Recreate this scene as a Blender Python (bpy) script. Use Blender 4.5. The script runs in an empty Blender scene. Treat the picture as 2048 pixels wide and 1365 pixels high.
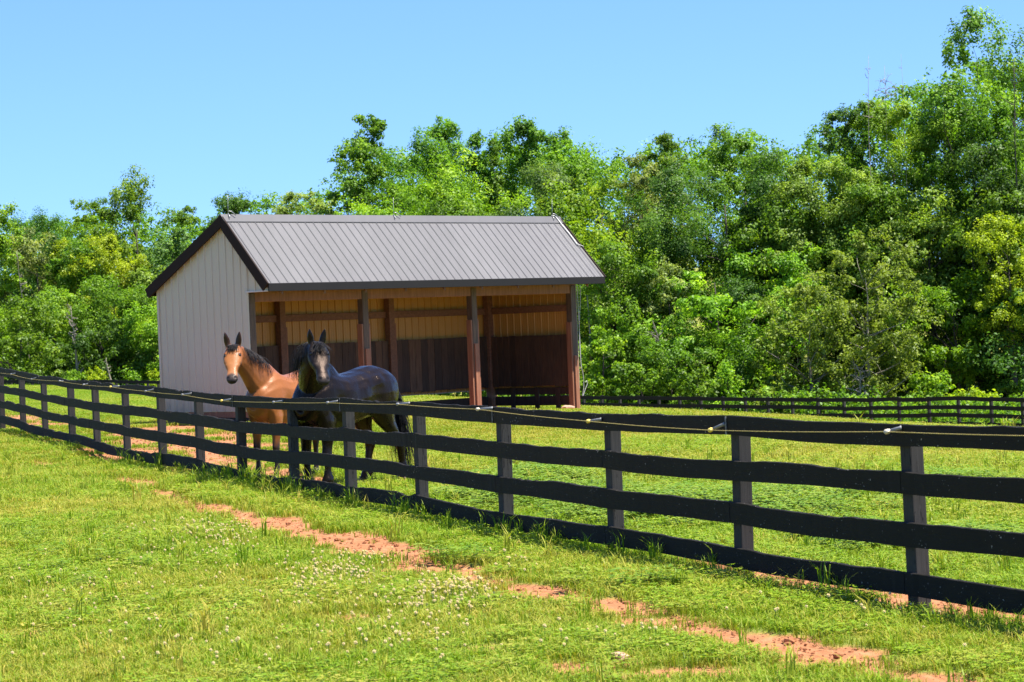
import bpy, math, random
import numpy as np
from mathutils import Vector, Matrix

R = math.radians
scene = bpy.context.scene
COL = scene.collection
RNG = np.random.default_rng(11)
random.seed(11)

# ------------------------------------------------------------------ camera
F_PX, CXP, CYP = 5000.0, 1024.0, 682.5
PITCH, ROLL, CAM_H = -0.0061, 0.0405, 1.827
FWD = np.array([0, math.cos(PITCH), math.sin(PITCH)])
UP0 = np.array([0, -math.sin(PITCH), math.cos(PITCH)])
EX = np.array([1.0, 0, 0])
RIGHT = math.cos(ROLL) * EX - math.sin(ROLL) * UP0
UP = math.sin(ROLL) * EX + math.cos(ROLL) * UP0
CAM = np.array([0, 0, CAM_H])


def ray(px, py):
    return FWD + (px - CXP) / F_PX * RIGHT - (py - CYP) / F_PX * UP


def at_depth(px, py, y):
    d = ray(px, py)
    return CAM + d * (y / d[1])


def at_z(px, py, z=0.0):
    d = ray(px, py)
    return CAM + d * ((z - CAM_H) / d[2])


cam_data = bpy.data.cameras.new('camera')
cam = bpy.data.objects.new('camera', cam_data)
COL.objects.link(cam)
cam.matrix_world = Matrix(((RIGHT[0], UP[0], -FWD[0], CAM[0]),
                           (RIGHT[1], UP[1], -FWD[1], CAM[1]),
                           (RIGHT[2], UP[2], -FWD[2], CAM[2]),
                           (0, 0, 0, 1)))
cam_data.sensor_width = 36.0
cam_data.sensor_fit = 'HORIZONTAL'
cam_data.lens = F_PX / 2048 * 36.0
cam_data.clip_end = 3000
cam_data.clip_start = 0.5
cam_data.dof.use_dof = True
cam_data.dof.focus_distance = 29.0
cam_data.dof.aperture_fstop = 10
scene.camera = cam

# ------------------------------------------------------------------ light
SUN_EL, SUN_AZ = R(68.0), R(-20.0)          # azimuth measured from +x, counter-clockwise
SUN = np.array([math.cos(SUN_EL) * math.cos(SUN_AZ), math.cos(SUN_EL) * math.sin(SUN_AZ), math.sin(SUN_EL)])
sd = bpy.data.lights.new('sun', 'SUN')
sd.energy = 5.0
sd.angle = R(0.53)
sd.color = (1.0, 0.95, 0.87)
so = bpy.data.objects.new('sun', sd)
COL.objects.link(so)
so.rotation_euler = Vector(SUN).to_track_quat('Z', 'Y').to_euler()
so.location = (0, 0, 60)

world = bpy.data.worlds.new('World')
scene.world = world
world.use_nodes = True
wn = world.node_tree
bg = wn.nodes['Background']
sky = wn.nodes.new('ShaderNodeTexSky')
sky.sky_type = 'NISHITA'
sky.sun_disc = False
sky.sun_elevation = SUN_EL
sky.sun_rotation = math.pi / 2 - SUN_AZ     # nishita: clockwise from +y
sky.altitude = 100
sky.air_density = 1.0
sky.dust_density = 0.15
sky.ozone_density = 2.5
tint = wn.nodes.new('ShaderNodeMix')
tint.data_type = 'RGBA'
tint.blend_type = 'MULTIPLY'
tint.inputs[0].default_value = 1.0
tint.inputs[7].default_value = (.585, .775, 1.10, 1)
tc = wn.nodes.new('ShaderNodeTexCoord'); lift = wn.nodes.new('ShaderNodeVectorMath'); lift.operation = 'ADD'
lift.inputs[1].default_value = (0, 0, .085)
nrm = wn.nodes.new('ShaderNodeVectorMath'); nrm.operation = 'NORMALIZE'
wn.links.new(tc.outputs['Generated'], lift.inputs[0]); wn.links.new(lift.outputs[0], nrm.inputs[0]); wn.links.new(nrm.outputs[0], sky.inputs['Vector'])
wn.links.new(sky.outputs[0], tint.inputs[6])
wn.links.new(tint.outputs[2], bg.inputs[0])
bg.inputs[1].default_value = 0.088

scene.view_settings.view_transform = 'Standard'
scene.view_settings.look = 'None'
scene.view_settings.gamma = 1.0
scene.view_settings.exposure = 1.42
scene.render.film_transparent = False
scene.cycles.max_bounces = 8
scene.cycles.transparent_max_bounces = 8


# ------------------------------------------------------------------ helpers
def smoothstep(a, b, x):
    t = np.clip((x - a) / (b - a), 0, 1)
    return t * t * (3 - 2 * t)


def hash2(ix, iy, seed=0):
    n = (ix.astype(np.int64) * 374761393 + iy.astype(np.int64) * 668265263 + seed * 1274126177) & 0xffffffff
    n = ((n ^ (n >> 13)) * 1274126177) & 0xffffffff
    n = (n ^ (n >> 16)) & 0xffffffff
    return n / 4294967295.0


def vnoise(x, y, seed=0):
    x = np.asarray(x, float); y = np.asarray(y, float)
    ix = np.floor(x); iy = np.floor(y)
    fx = x - ix; fy = y - iy
    fx = fx * fx * (3 - 2 * fx); fy = fy * fy * (3 - 2 * fy)
    a = hash2(ix, iy, seed); b = hash2(ix + 1, iy, seed)
    c = hash2(ix, iy + 1, seed); d = hash2(ix + 1, iy + 1, seed)
    return (a * (1 - fx) + b * fx) * (1 - fy) + (c * (1 - fx) + d * fx) * fy


def fbm(x, y, seed=0, oct=4):
    s = 0; a = .5; t = 0
    for k in range(oct):
        s = s + a * vnoise(np.asarray(x) * 2 ** k, np.asarray(y) * 2 ** k, seed + k * 17)
        t += a; a *= .5
    return s / t


def new_obj(name, me, mat=None, parent=None, link=True):
    o = bpy.data.objects.new(name, me)
    if mat is not None and me is not None:
        mats = mat if isinstance(mat, (list, tuple)) else [mat]
        for m in mats:
            me.materials.append(m)
    if link:
        COL.objects.link(o)
    if parent is not None:
        o.parent = parent
    return o


def mesh_np(name, V, F, smooth=False, mi=None):
    """V (n,3); F: list of faces or (m,k) array"""
    me = bpy.data.meshes.new(name)
    V = np.asarray(V, np.float32)
    if isinstance(F, np.ndarray):
        m, k = F.shape
        me.vertices.add(len(V)); me.vertices.foreach_set('co', V.ravel())
        me.loops.add(m * k); me.loops.foreach_set('vertex_index', F.astype(np.int32).ravel())
        me.polygons.add(m)
        me.polygons.foreach_set('loop_start', np.arange(0, m * k, k, dtype=np.int32))
        me.polygons.foreach_set('loop_total', np.full(m, k, np.int32))
        me.update(calc_edges=True)
    else:
        me.from_pydata([tuple(map(float, v)) for v in V], [], [tuple(int(i) for i in f) for f in F])
    if smooth:
        me.polygons.foreach_set('use_smooth', np.ones(len(me.polygons), bool))
    if mi is not None:
        me.polygons.foreach_set('material_index', np.asarray(mi, np.int32))
    me.update()
    return me


def attr(me, name, vals, typ='FLOAT', dom='POINT'):
    a = me.attributes.new(name, typ, dom)
    vals = np.asarray(vals, np.float32 if typ != 'INT' else np.int32)
    key = {'FLOAT': 'value', 'INT': 'value', 'FLOAT_COLOR': 'color', 'FLOAT_VECTOR': 'vector'}[typ]
    a.data.foreach_set(key, vals.ravel())


class MB:
    """collects shapes into one mesh"""
    def __init__(s):
        s.V = []; s.F = []; s.n = 0

    def add(s, V, F):
        V = np.asarray(V, float)
        s.V.append(V); s.F += [tuple(i + s.n for i in f) for f in F]; s.n += len(V)

    def hexa(s, P):
        """8 points: bottom loop 0-3, top loop 4-7"""
        s.add(P, [(3, 2, 1, 0), (4, 5, 6, 7), (0, 1, 5, 4), (1, 2, 6, 5), (2, 3, 7, 6), (3, 0, 4, 7)])

    def box(s, lo, hi, fn=None):
        x0, y0, z0 = lo; x1, y1, z1 = hi
        P = np.array([(x0, y0, z0), (x1, y0, z0), (x1, y1, z0), (x0, y1, z0), (x0, y0, z1), (x1, y0, z1), (x1, y1, z1), (x0, y1, z1)], float)
        if fn is not None:
            P = np.array([fn(*p) for p in P])
        s.hexa(P)

    def tube(s, P, rad, k=6):
        P = np.asarray(P, float); n = len(P)
        rad = np.full(n, rad, float) if np.isscalar(rad) else np.asarray(rad, float)
        T = np.gradient(P, axis=0); T /= (np.linalg.norm(T, axis=1)[:, None] + 1e-9)
        a = np.array([0, 0, 1.0]) if abs(T[0][2]) < .9 else np.array([1.0, 0, 0])
        V = []
        for i in range(n):
            u = np.cross(T[i], a); u /= np.linalg.norm(u) + 1e-9
            w = np.cross(u, T[i])
            for j in range(k):
                t = 2 * math.pi * j / k
                V.append(P[i] + rad[i] * (math.cos(t) * u + math.sin(t) * w))
        Fs = [(i * k + j, i * k + (j + 1) % k, (i + 1) * k + (j + 1) % k, (i + 1) * k + j) for i in range(n - 1) for j in range(k)]
        Fs.append(tuple(range(k))[::-1]); Fs.append(tuple(range((n - 1) * k, n * k)))
        s.add(V, Fs)

    def build(s, name, mat, parent=None, smooth=False, bevel=0):
        V = np.concatenate(s.V)
        org = None
        me = mesh_np(name, V, s.F, smooth)
        o = new_obj(name, me, mat, parent)
        if bevel:
            b = o.modifiers.new('bevel', 'BEVEL'); b.width = bevel; b.segments = 2; b.limit_method = 'ANGLE'
        return o


def thing(name, label, cat, loc=(0, 0, 0), group=None):
    o = bpy.data.objects.new(name, None)
    COL.objects.link(o)
    o.location = loc
    o.empty_display_size = .2
    o['label'] = label; o['category'] = cat
    if group:
        o['group'] = group
    return o


def tag(o, label=None, cat=None, group=None, kind=None):
    if label: o['label'] = label
    if cat: o['category'] = cat
    if group: o['group'] = group
    if kind: o['kind'] = kind
    return o


# ------------------------------------------------------------------ materials
class NT:
    def __init__(s, name):
        s.m = bpy.data.materials.new(name); s.m.use_nodes = True
        s.t = s.m.node_tree; s.b = s.t.nodes['Principled BSDF']; s.out = s.t.nodes['Material Output']

    def n(s, typ, **kw):
        nd = s.t.nodes.new(typ)
        for k, v in kw.items():
            setattr(nd, k, v)
        return nd

    def l(s, a, b):
        s.t.links.new(a, b)

    def val(s, sock, v):
        if hasattr(v, 'is_output') or hasattr(v, 'links'):
            s.l(v, sock)
        else:
            sock.default_value = v

    def noise(s, scale, detail=4, rough=.55, vec=None, dist=0):
        nd = s.n('ShaderNodeTexNoise'); nd.inputs['Scale'].default_value = scale
        nd.inputs['Detail'].default_value = detail; nd.inputs['Roughness'].default_value = rough
        nd.inputs['Distortion'].default_value = dist
        if vec is not None: s.l(vec, nd.inputs['Vector'])
        return nd.outputs['Fac']

    def ramp(s, fac, stops):
        nd = s.n('ShaderNodeValToRGB'); e = nd.color_ramp.elements
        while len(e) < len(stops): e.new(.5)
        for i, (p, c) in enumerate(stops):
            e[i].position = p; e[i].color = (*c, 1) if len(c) == 3 else c
        s.l(fac, nd.inputs[0]); return nd.outputs[0]

    def mix(s, fac, a, b, mode='MIX'):
        nd = s.n('ShaderNodeMix', data_type='RGBA', blend_type=mode)
        s.val(nd.inputs[0], fac)
        for sock, v in ((nd.inputs[6], a), (nd.inputs[7], b)):
            s.val(sock, (*v, 1) if isinstance(v, tuple) and len(v) == 3 else v)
        return nd.outputs[2]

    def math(s, op, a, b=0.0, clamp=False):
        nd = s.n('ShaderNodeMath', operation=op, use_clamp=clamp)
        s.val(nd.inputs[0], a); s.val(nd.inputs[1], b); return nd.outputs[0]

    def attr(s, name, typ='GEOMETRY', out='Fac'):
        nd = s.n('ShaderNodeAttribute', attribute_name=name, attribute_type=typ); return nd.outputs[out]

    def coord(s, which='Object', scale=None):
        tc = s.n('ShaderNodeTexCoord'); o = tc.outputs[which]
        if scale is not None:
            mp = s.n('ShaderNodeMapping'); mp.inputs['Scale'].default_value = scale
            s.l(o, mp.inputs['Vector']); o = mp.outputs[0]
        return o

    def bump(s, h, strength=.3, dist=.02):
        nd = s.n('ShaderNodeBump'); nd.inputs['Strength'].default_value = strength; nd.inputs['Distance'].default_value = dist
        s.l(h, nd.inputs['Height']); s.l(nd.outputs[0], s.b.inputs['Normal']); return nd

    def set(s, color=None, rough=None, metal=None, spec=None):
        if color is not None: s.val(s.b.inputs['Base Color'], (*color, 1) if isinstance(color, tuple) and len(color) == 3 else color)
        if rough is not None: s.val(s.b.inputs['Roughness'], rough)
        if metal is not None: s.b.inputs['Metallic'].default_value = metal
        if spec is not None: s.b.inputs['Specular IOR Level'].default_value = spec
        return s.m


def wood_mat(name, dark, light, scale=(6, 6, .6), rough=.75, bump=.25, seed=0, pv=False):
    t = NT(name)
    oi = t.n('ShaderNodeObjectInfo')
    vec = t.coord('Object', scale)
    va = t.n('ShaderNodeVectorMath', operation='ADD'); t.l(vec, va.inputs[0]); t.l(oi.outputs['Random'], va.inputs[1])
    n1 = t.noise(4, 6, .6, va.outputs[0], .4)
    n2 = t.noise(1.3, 3, .5, t.coord('Object'))
    c = t.ramp(n1, [(.3, dark), (.7, light)])
    c2 = t.mix(t.math('MULTIPLY', n2, .5), c, tuple(.6 * x for x in dark))
    if pv:
        c2 = t.mix(1.0, c2, t.ramp(t.attr('pv'), [(0, (.55, .55, .55)), (.6, (.95, .93, .92)), (1, (1.6, 1.5, 1.4))]), 'MULTIPLY')
    t.bump(n1, bump, .01)
    return t.set(c2, rough)


def leaf_mat(name, c_dark, c_mid, c_light, transl=.45, rough=.5, spec=.3):
    """leaf faces: per-leaf value in attribute lv, per-tree shift from object random"""
    t = NT(name)
    lv = t.attr('lv')
    c = t.ramp(lv, [(0.0, c_dark), (.5, c_mid), (1.0, c_light)])
    oi = t.n('ShaderNodeObjectInfo')
    hs = t.n('ShaderNodeHueSaturation')
    t.l(c, hs.inputs['Color'])
    t.l(t.math('ADD', t.math('MULTIPLY', oi.outputs['Random'], .018), .491), hs.inputs['Hue'])
    t.l(t.math('ADD', t.math('MULTIPLY', oi.outputs['Random'], .3), .85), hs.inputs['Value'])
    t.set(hs.outputs[0], rough, spec=spec)
    tr = t.n('ShaderNodeBsdfTranslucent')
    tc = t.mix(1.0, hs.outputs[0], (1.25, 1.3, .45), 'MULTIPLY')
    t.l(tc, tr.inputs['Color'])
    mx = t.n('ShaderNodeMixShader'); mx.inputs[0].default_value = transl
    t.l(t.b.outputs[0], mx.inputs[1]); t.l(tr.outputs[0], mx.inputs[2]); t.l(mx.outputs[0], t.out.inputs[0])
    return t.m


# ------------------------------------------------------------------ shed frame (local u along front, v back)
S0 = np.array([-4.823, 46.11]); S_YAW = .823
S_L, S_W, S_OV, S_OVB = 9.135, 2.6075, .655, .225
S_ZR, S_ZE, S_ZEB, S_VR = 4.07, 2.769, 2.79, .556
S_HL, S_HR = .104, .2
AXU = np.array([math.cos(S_YAW), math.sin(S_YAW)]); AXV = np.array([-math.sin(S_YAW), math.cos(S_YAW)])


def SW(u, v, z):
    q = S0 + AXU * u + AXV * v
    return np.array([q[0], q[1], z])


# ------------------------------------------------------------------ fence frame
FN0 = np.array([2.45, 15.4005]); FA = -.352
FD = np.array([math.sin(FA), math.cos(FA)])          # along the fence, away from the camera
FNV = np.array([-FD[1], FD[0]])                      # across, towards the camera side (left)
if FNV[0] > 0: FNV = -FNV
FN0 = FN0 + FNV * .05


# ------------------------------------------------------------------ terrain
def terrain(x, y):
    x = np.asarray(x, float); y = np.asarray(y, float)
    yy = np.maximum(y, 1.0)
    u = x / yy
    dc = np.interp(u, [-.3, -.2, -.143, .03, .09, .14, .205, .3], [130, 117, 95, 53, 46, 41, 37.5, 33])
    zf = np.interp(u, [-.2, .03, .205], [-2.3, -4.7, -5.2])
    yf = np.interp(u, [-.3, -.2, .03, .205, .3], [225, 215, 185, 128, 118])
    t = (yy - dc) / (yf - dc)
    s = .03 * np.log1p(np.exp(np.clip(t / .03, -40, 40)))
    s = np.minimum(s, 1.0)
    hill = np.maximum(0, yy - yf - 12) * np.interp(u, [-.2, .0, .2], [.13, .10, .07])
    hill = np.minimum(hill, 14)
    z = zf * s + hill
    du = (x - S0[0]) * AXU[0] + (y - S0[1]) * AXU[1]
    dv = (x - S0[0]) * AXV[0] + (y - S0[1]) * AXV[1]
    ex = np.maximum(np.maximum(-du, du - S_L), 0); ey = np.maximum(np.maximum(-dv - .8, dv - S_W), 0)
    d = np.hypot(ex, ey)
    z = z + (.24 - .02 * np.clip(du, 0, S_L)) * (1 - smoothstep(0.5, 9, d))
    z = z + (fbm(x * .35, y * .35, 5, 3) - .5) * .07 * smoothstep(4, 12, yy)
    return z


def T1(x, y):
    return float(terrain(np.array([x]), np.array([y]))[0])


def on_ground(px, py):
    """point of the terrain seen at a pixel of the photograph"""
    d = ray(px, py); ts = np.linspace(8, 140, 4000)
    P = CAM[None] + d[None] * ts[:, None]
    below = P[:, 2] < terrain(P[:, 0], P[:, 1])
    k = int(np.argmax(below)) if below.any() else len(ts) - 1
    return P[k]


def seg_dist(x, y, P):
    """distance to a polyline and the distance along it (0..1)"""
    best = np.full(np.shape(x), 1e9); par = np.zeros(np.shape(x)); acc = 0
    Ls = [np.hypot(P[i + 1][0] - P[i][0], P[i + 1][1] - P[i][1]) for i in range(len(P) - 1)]
    tot = sum(Ls)
    for i in range(len(P) - 1):
        a = np.array(P[i][:2]); b = np.array(P[i + 1][:2]); ab = b - a
        t = np.clip(((x - a[0]) * ab[0] + (y - a[1]) * ab[1]) / (ab @ ab), 0, 1)
        d = np.hypot(x - a[0] - t * ab[0], y - a[1] - t * ab[1])
        m = d < best
        best = np.where(m, d, best); par = np.where(m, (acc + t * Ls[i]) / tot, par); acc += Ls[i]
    return best, par


PATH_PX = [(-200, 885), (60, 922), (230, 950), (420, 1022), (600, 1060), (690, 1080), (800, 1110), (930, 1150), (1080, 1185), (1250, 1222), (1400, 1262), (1560, 1300), (1800, 1350), (2100, 1400)]
PATH = [on_ground(*p) for p in PATH_PX]
PATH_W = np.interp(np.linspace(0, 1, 50), [0, .3, .5, .62, .72, .80, .88, 1], [.5, .55, .45, .5, .62, .66, .5, .4])
PATCH = [(1470, 1282, .5, .22), (1330, 1345, .55, .2), (1190, 1330, .5, .2), (1720, 1320, .6, .25), (360, 1285, .35, .15), (540, 1165, .25, .12), (1450, 1350, .5, .18), (250, 1110, .2, .1), (960, 1300, .25, .1), (60, 1270, .3, .12), (560, 900, 1.0, .45), (930, 950, .8, .3), (700, 1240, .22, .1)]
PATCH_W = [(*on_ground(p[0], p[1])[:2], p[2], p[3]) for p in PATCH]


def dirt_mask(x, y):
    x = np.asarray(x, float); y = np.asarray(y, float)
    n1 = fbm(x * 1.3, y * 1.3, 21, 4); n2 = fbm(x * 5, y * 5, 33, 3); n3 = fbm(x * .45, y * .45, 8, 3)
    nn = .6 * n1 + .4 * n2
    d, par = seg_dist(x, y, PATH)
    w = np.interp(par, np.linspace(0, 1, 50), PATH_W)
    gap = np.interp(par, [0, .3, .42, .48, .62, .70, .78, .9, 1], [.4, .12, -.05, -.3, -.35, -.35, -.35, -.1, .3])
    m = smoothstep(-.16, .2, .95 - d / (w * .46) + (nn - .52) * 5.2 - gap)
    # bare strip behind the near fence
    al = (x - FN0[0]) * FD[0] + (y - FN0[1]) * FD[1]
    ac = -((x - FN0[0]) * FNV[0] + (y - FN0[1]) * FNV[1])      # >0 behind the fence
    wide = np.interp(al, [-6, 3.2, 3.8, 13, 16, 19, 24, 30, 45, 60], [.55, .5, .1, .06, .5, 1.0, 2.4, 3.0, 3.4, 3.4])
    cen = np.interp(al, [-6, 4, 13, 20, 30, 60], [.22, .2, .3, .8, 1.7, 1.9])
    b = smoothstep(-.2, .3, .85 - np.abs(ac - cen) / np.maximum(wide * .62, .02) + (nn - .5) * np.where(al < 6, 2.0, 4.2))
    b = np.where(wide < .06, 0, b)
    m = np.maximum(m, b)
    # trampled ground in and in front of the shed
    du = (x - S0[0]) * AXU[0] + (y - S0[1]) * AXU[1]
    dv = (x - S0[0]) * AXV[0] + (y - S0[1]) * AXV[1]
    e = np.maximum(np.maximum(.1 - du, du - S_L + .05), np.maximum(-1.35 - dv + .0 * du, dv - S_W))
    m = np.maximum(m, smoothstep(.12, -.12, e + (n1 - .5) * .9))
    for (px, py, a, c) in PATCH_W:
        q = ((x - px) / a) ** 2 + ((y - py) / (c * 2.2)) ** 2
        m = np.maximum(m, smoothstep(-.1, .3, .75 - q + (nn - .55) * 4.0) * .95)
    return np.clip(m, 0, 1)


def dry_mask(x, y):
    """0 lush ... 1 straw"""
    n = fbm(x * .22, y * .22, 40, 4); n2 = fbm(x * 1.1, y * 1.1, 50, 3)
    al = (x - FN0[0]) * FD[0] + (y - FN0[1]) * FD[1]
    ac = -((x - FN0[0]) * FNV[0] + (y - FN0[1]) * FNV[1])
    field = smoothstep(24, 34, y) * smoothstep(.5, 3, ac) * smoothstep(-6, 2, x + y * .05)
    base = np.where(ac > 0, .16 + .42 * field, .33)
    return np.clip(base + (n - .5) * 1.1 + (n2 - .5) * .5, 0, 1)
# ------------------------------------------------------------------ ground
def build_ground():
    uc = np.concatenate([np.linspace(-6, -1.2, 7), np.linspace(-1.0, -.3, 12), np.linspace(-.27, .27, 190), np.linspace(.3, 1.0, 12), np.linspace(1.2, 6, 7)])
    ys = np.concatenate([np.linspace(-60, 8, 14), np.geomspace(10, 80, 420), np.geomspace(80.8, 320, 150), np.geomspace(330, 1500, 16)])
    U, Y = np.meshgrid(uc, ys)
    X = U * np.maximum(Y + 2, 12)
    Z = terrain(X, Y)
    near = (Y > 10) & (Y < 80)
    D = dirt_mask(X, Y)
    Z = Z - .025 * D * near + (fbm(X * 4, Y * 4, 77, 3) - .5) * .02 * near + (fbm(X * 9, Y * 9, 79, 2) - .5) * .03 * D * near
    ny, nx = U.shape
    idx = np.arange(ny * nx).reshape(ny, nx)
    Fq = np.stack([idx[:-1, :-1], idx[:-1, 1:], idx[1:, 1:], idx[1:, :-1]], -1).reshape(-1, 4)
    me = mesh_np('ground', np.stack([X, Y, Z], -1).reshape(-1, 3), Fq, True)
    attr(me, 'dirt', D.ravel()); attr(me, 'dry', dry_mask(X, Y).ravel())
    t = NT('field_soil_and_turf')
    P = t.coord('Object')
    d = t.attr('dirt'); dry = t.attr('dry')
    n1 = t.noise(9, 5, .65, P); n2 = t.noise(38, 4, .7, P); n3 = t.noise(2.2, 4, .6, P)
    soil = t.ramp(n1, [(.25, (.22, .085, .036)), (.5, (.35, .152, .070)), (.75, (.45, .23, .115))])
    soil = t.mix(t.math('MULTIPLY', n2, .5), soil, (.26, .11, .05))
    turf = t.mix(dry, (.10, .16, .012), (.24, .22, .045))
    turf = t.mix(t.math('MULTIPLY', t.math('GREATER_THAN', n2, .56), .5), turf, (.05, .085, .008))
    turf = t.mix(t.math('MULTIPLY', n3, .35), turf, (.24, .22, .07))
    m = t.math('ADD', d, t.math('MULTIPLY', t.math('SUBTRACT', n2, .5), 1.1), True)
    m = t.math('MULTIPLY', m, t.math('GREATER_THAN', d, .02))
    m = t.math('SMOOTH_MIN', t.math('MULTIPLY', m, 1.6), 1.0) if False else t.math('MULTIPLY', m, 1.5, True)
    c = t.mix(m, turf, soil)
    t.bump(t.math('ADD', t.math('MULTIPLY', n2, 1.0), n1), .55, .035)
    t.set(c, .95, spec=.1)
    g = new_obj('ground', me, t.m)
    g['kind'] = 'structure'
    return g


build_ground()


# ------------------------------------------------------------------ grass and other ground cover (stuff)
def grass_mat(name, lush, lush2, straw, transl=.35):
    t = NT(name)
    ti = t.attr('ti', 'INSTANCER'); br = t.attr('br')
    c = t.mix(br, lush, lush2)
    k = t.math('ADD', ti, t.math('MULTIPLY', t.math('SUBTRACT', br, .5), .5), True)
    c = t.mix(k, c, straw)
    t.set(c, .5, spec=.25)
    tr = t.n('ShaderNodeBsdfTranslucent'); t.l(t.mix(1.0, c, (1.15, 1.2, .5), 'MULTIPLY'), tr.inputs['Color'])
    mx = t.n('ShaderNodeMixShader'); mx.inputs[0].default_value = transl
    t.l(t.b.outputs[0], mx.inputs[1]); t.l(tr.outputs[0], mx.inputs[2]); t.l(mx.outputs[0], t.out.inputs[0])
    return t.m


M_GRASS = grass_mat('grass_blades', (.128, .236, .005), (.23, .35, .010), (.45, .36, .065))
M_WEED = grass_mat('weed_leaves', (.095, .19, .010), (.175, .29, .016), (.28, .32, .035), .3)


def tuft(rng, n, rad, h0, h1, w, lean=.5, droop=.5):
    """grass tuft: n bent blades, five vertices each"""
    V = []; Fq = []; br = []
    for i in range(n):
        a = rng.uniform(0, 6.283); r = rad * math.sqrt(rng.uniform())
        px, py = r * math.cos(a), r * math.sin(a)
        yaw = rng.uniform(0, 6.283); h = rng.uniform(h0, h1); l = rng.uniform(.1, 1) * lean * h
        dx, dy = math.cos(yaw), math.sin(yaw); sx, sy = -dy * w * rng.uniform(.6, 1.3), dx * w
        k = len(V)
        V += [(px - sx, py - sy, -.01), (px + sx, py + sy, -.01),
              (px + dx * l * .45 + sx * .8, py + dy * l * .45 + sy * .8, h * .6), (px + dx * l * .45 - sx * .8, py + dy * l * .45 - sy * .8, h * .6),
              (px + dx * l * (1 + droop), py + dy * l * (1 + droop), h * (1 - .25 * droop))]
        Fq += [(k, k + 1, k + 2, k + 3), (k + 3, k + 2, k + 4)]
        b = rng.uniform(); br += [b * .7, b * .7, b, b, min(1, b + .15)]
    return V, Fq, br


def leafy(rng, n, rad, h, s, nl=3):
    """low broad-leaved plant: small leaflets on short stalks"""
    V = []; Fq = []; br = []
    for i in range(n):
        a = rng.uniform(0, 6.283); r = rad * math.sqrt(rng.uniform())
        c = np.array([r * math.cos(a), r * math.sin(a), h * rng.uniform(.35, 1)])
        y0 = rng.uniform(0, 6.283); tilt = rng.uniform(-.1, .55)
        b = rng.uniform()
        for q in range(nl):
            y = y0 + q * 6.283 / nl + rng.uniform(-.3, .3)
            d = np.array([math.cos(y), math.sin(y), tilt * rng.uniform(-.6, 1)]); sd_ = np.array([-math.sin(y), math.cos(y), rng.uniform(-.3, .3)])
            s2 = s * rng.uniform(.7, 1.3); k = len(V)
            V += [tuple(c), tuple(c + d * s2 * .5 + sd_ * s2 * .38), tuple(c + d * s2), tuple(c + d * s2 * .5 - sd_ * s2 * .38)]
            Fq += [(k, k + 1, k + 2, k + 3)]; br += [b] * 4
    return V, Fq, br


def source(col, name, data, mat):
    V, Fq, br = data
    me = bpy.data.meshes.new(name); me.from_pydata(V, [], Fq); attr(me, 'br', br); me.materials.append(mat)
    o = bpy.data.objects.new(name, me); col.objects.link(o)
    return o


def scatter(name, P, sc, ti, ix, col, rz=None):
    n = len(P)
    me = bpy.data.meshes.new(name)
    me.vertices.add(n); me.vertices.foreach_set('co', np.asarray(P, np.float32).ravel())
    attr(me, 'sc', sc); attr(me, 'ti', ti); attr(me, 'ix', ix, 'INT')
    attr(me, 'rz', RNG.uniform(0, 6.283, n) if rz is None else rz)
    o = new_obj(name, me)
    ng = bpy.data.node_groups.new(name + '_scatter', 'GeometryNodeTree')
    ng.interface.new_socket('Geometry', in_out='INPUT', socket_type='NodeSocketGeometry')
    ng.interface.new_socket('Geometry', in_out='OUTPUT', socket_type='NodeSocketGeometry')
    N = ng.nodes; gi = N.new('NodeGroupInput'); go = N.new('NodeGroupOutput')
    ci = N.new('GeometryNodeCollectionInfo'); ci.inputs['Collection'].default_value = col
    ci.inputs['Separate Children'].default_value = True; ci.inputs['Reset Children'].default_value = True
    ip = N.new('GeometryNodeInstanceOnPoints'); ip.inputs['Pick Instance'].default_value = True

    def na(a, ty):
        q = N.new('GeometryNodeInputNamedAttribute'); q.data_type = ty; q.inputs['Name'].default_value = a
        return q.outputs['Attribute']
    cx = N.new('ShaderNodeCombineXYZ'); er = N.new('FunctionNodeEulerToRotation')
    L = ng.links
    L.new(na('rz', 'FLOAT'), cx.inputs[2]); L.new(cx.outputs[0], er.inputs[0])
    m2p = N.new('GeometryNodeMeshToPoints')
    L.new(gi.outputs[0], m2p.inputs[0]); L.new(m2p.outputs[0], ip.inputs['Points'])
    L.new(ci.outputs[0], ip.inputs['Instance']); L.new(na('ix', 'INT'), ip.inputs['Instance Index'])
    L.new(er.outputs[0], ip.inputs['Rotation']); L.new(na('sc', 'FLOAT'), ip.inputs['Scale'])
    L.new(ip.outputs[0], go.inputs[0])
    md = o.modifiers.new('scatter', 'NODES'); md.node_group = ng
    o['kind'] = 'stuff'
    return o


def sample_wedge(n, y0, y1, umax=.262):
    """points with a density falling as 1/depth"""
    y = RNG.uniform(y0, y1, n); u = RNG.uniform(-umax, umax, n)
    return u * y, y


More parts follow.
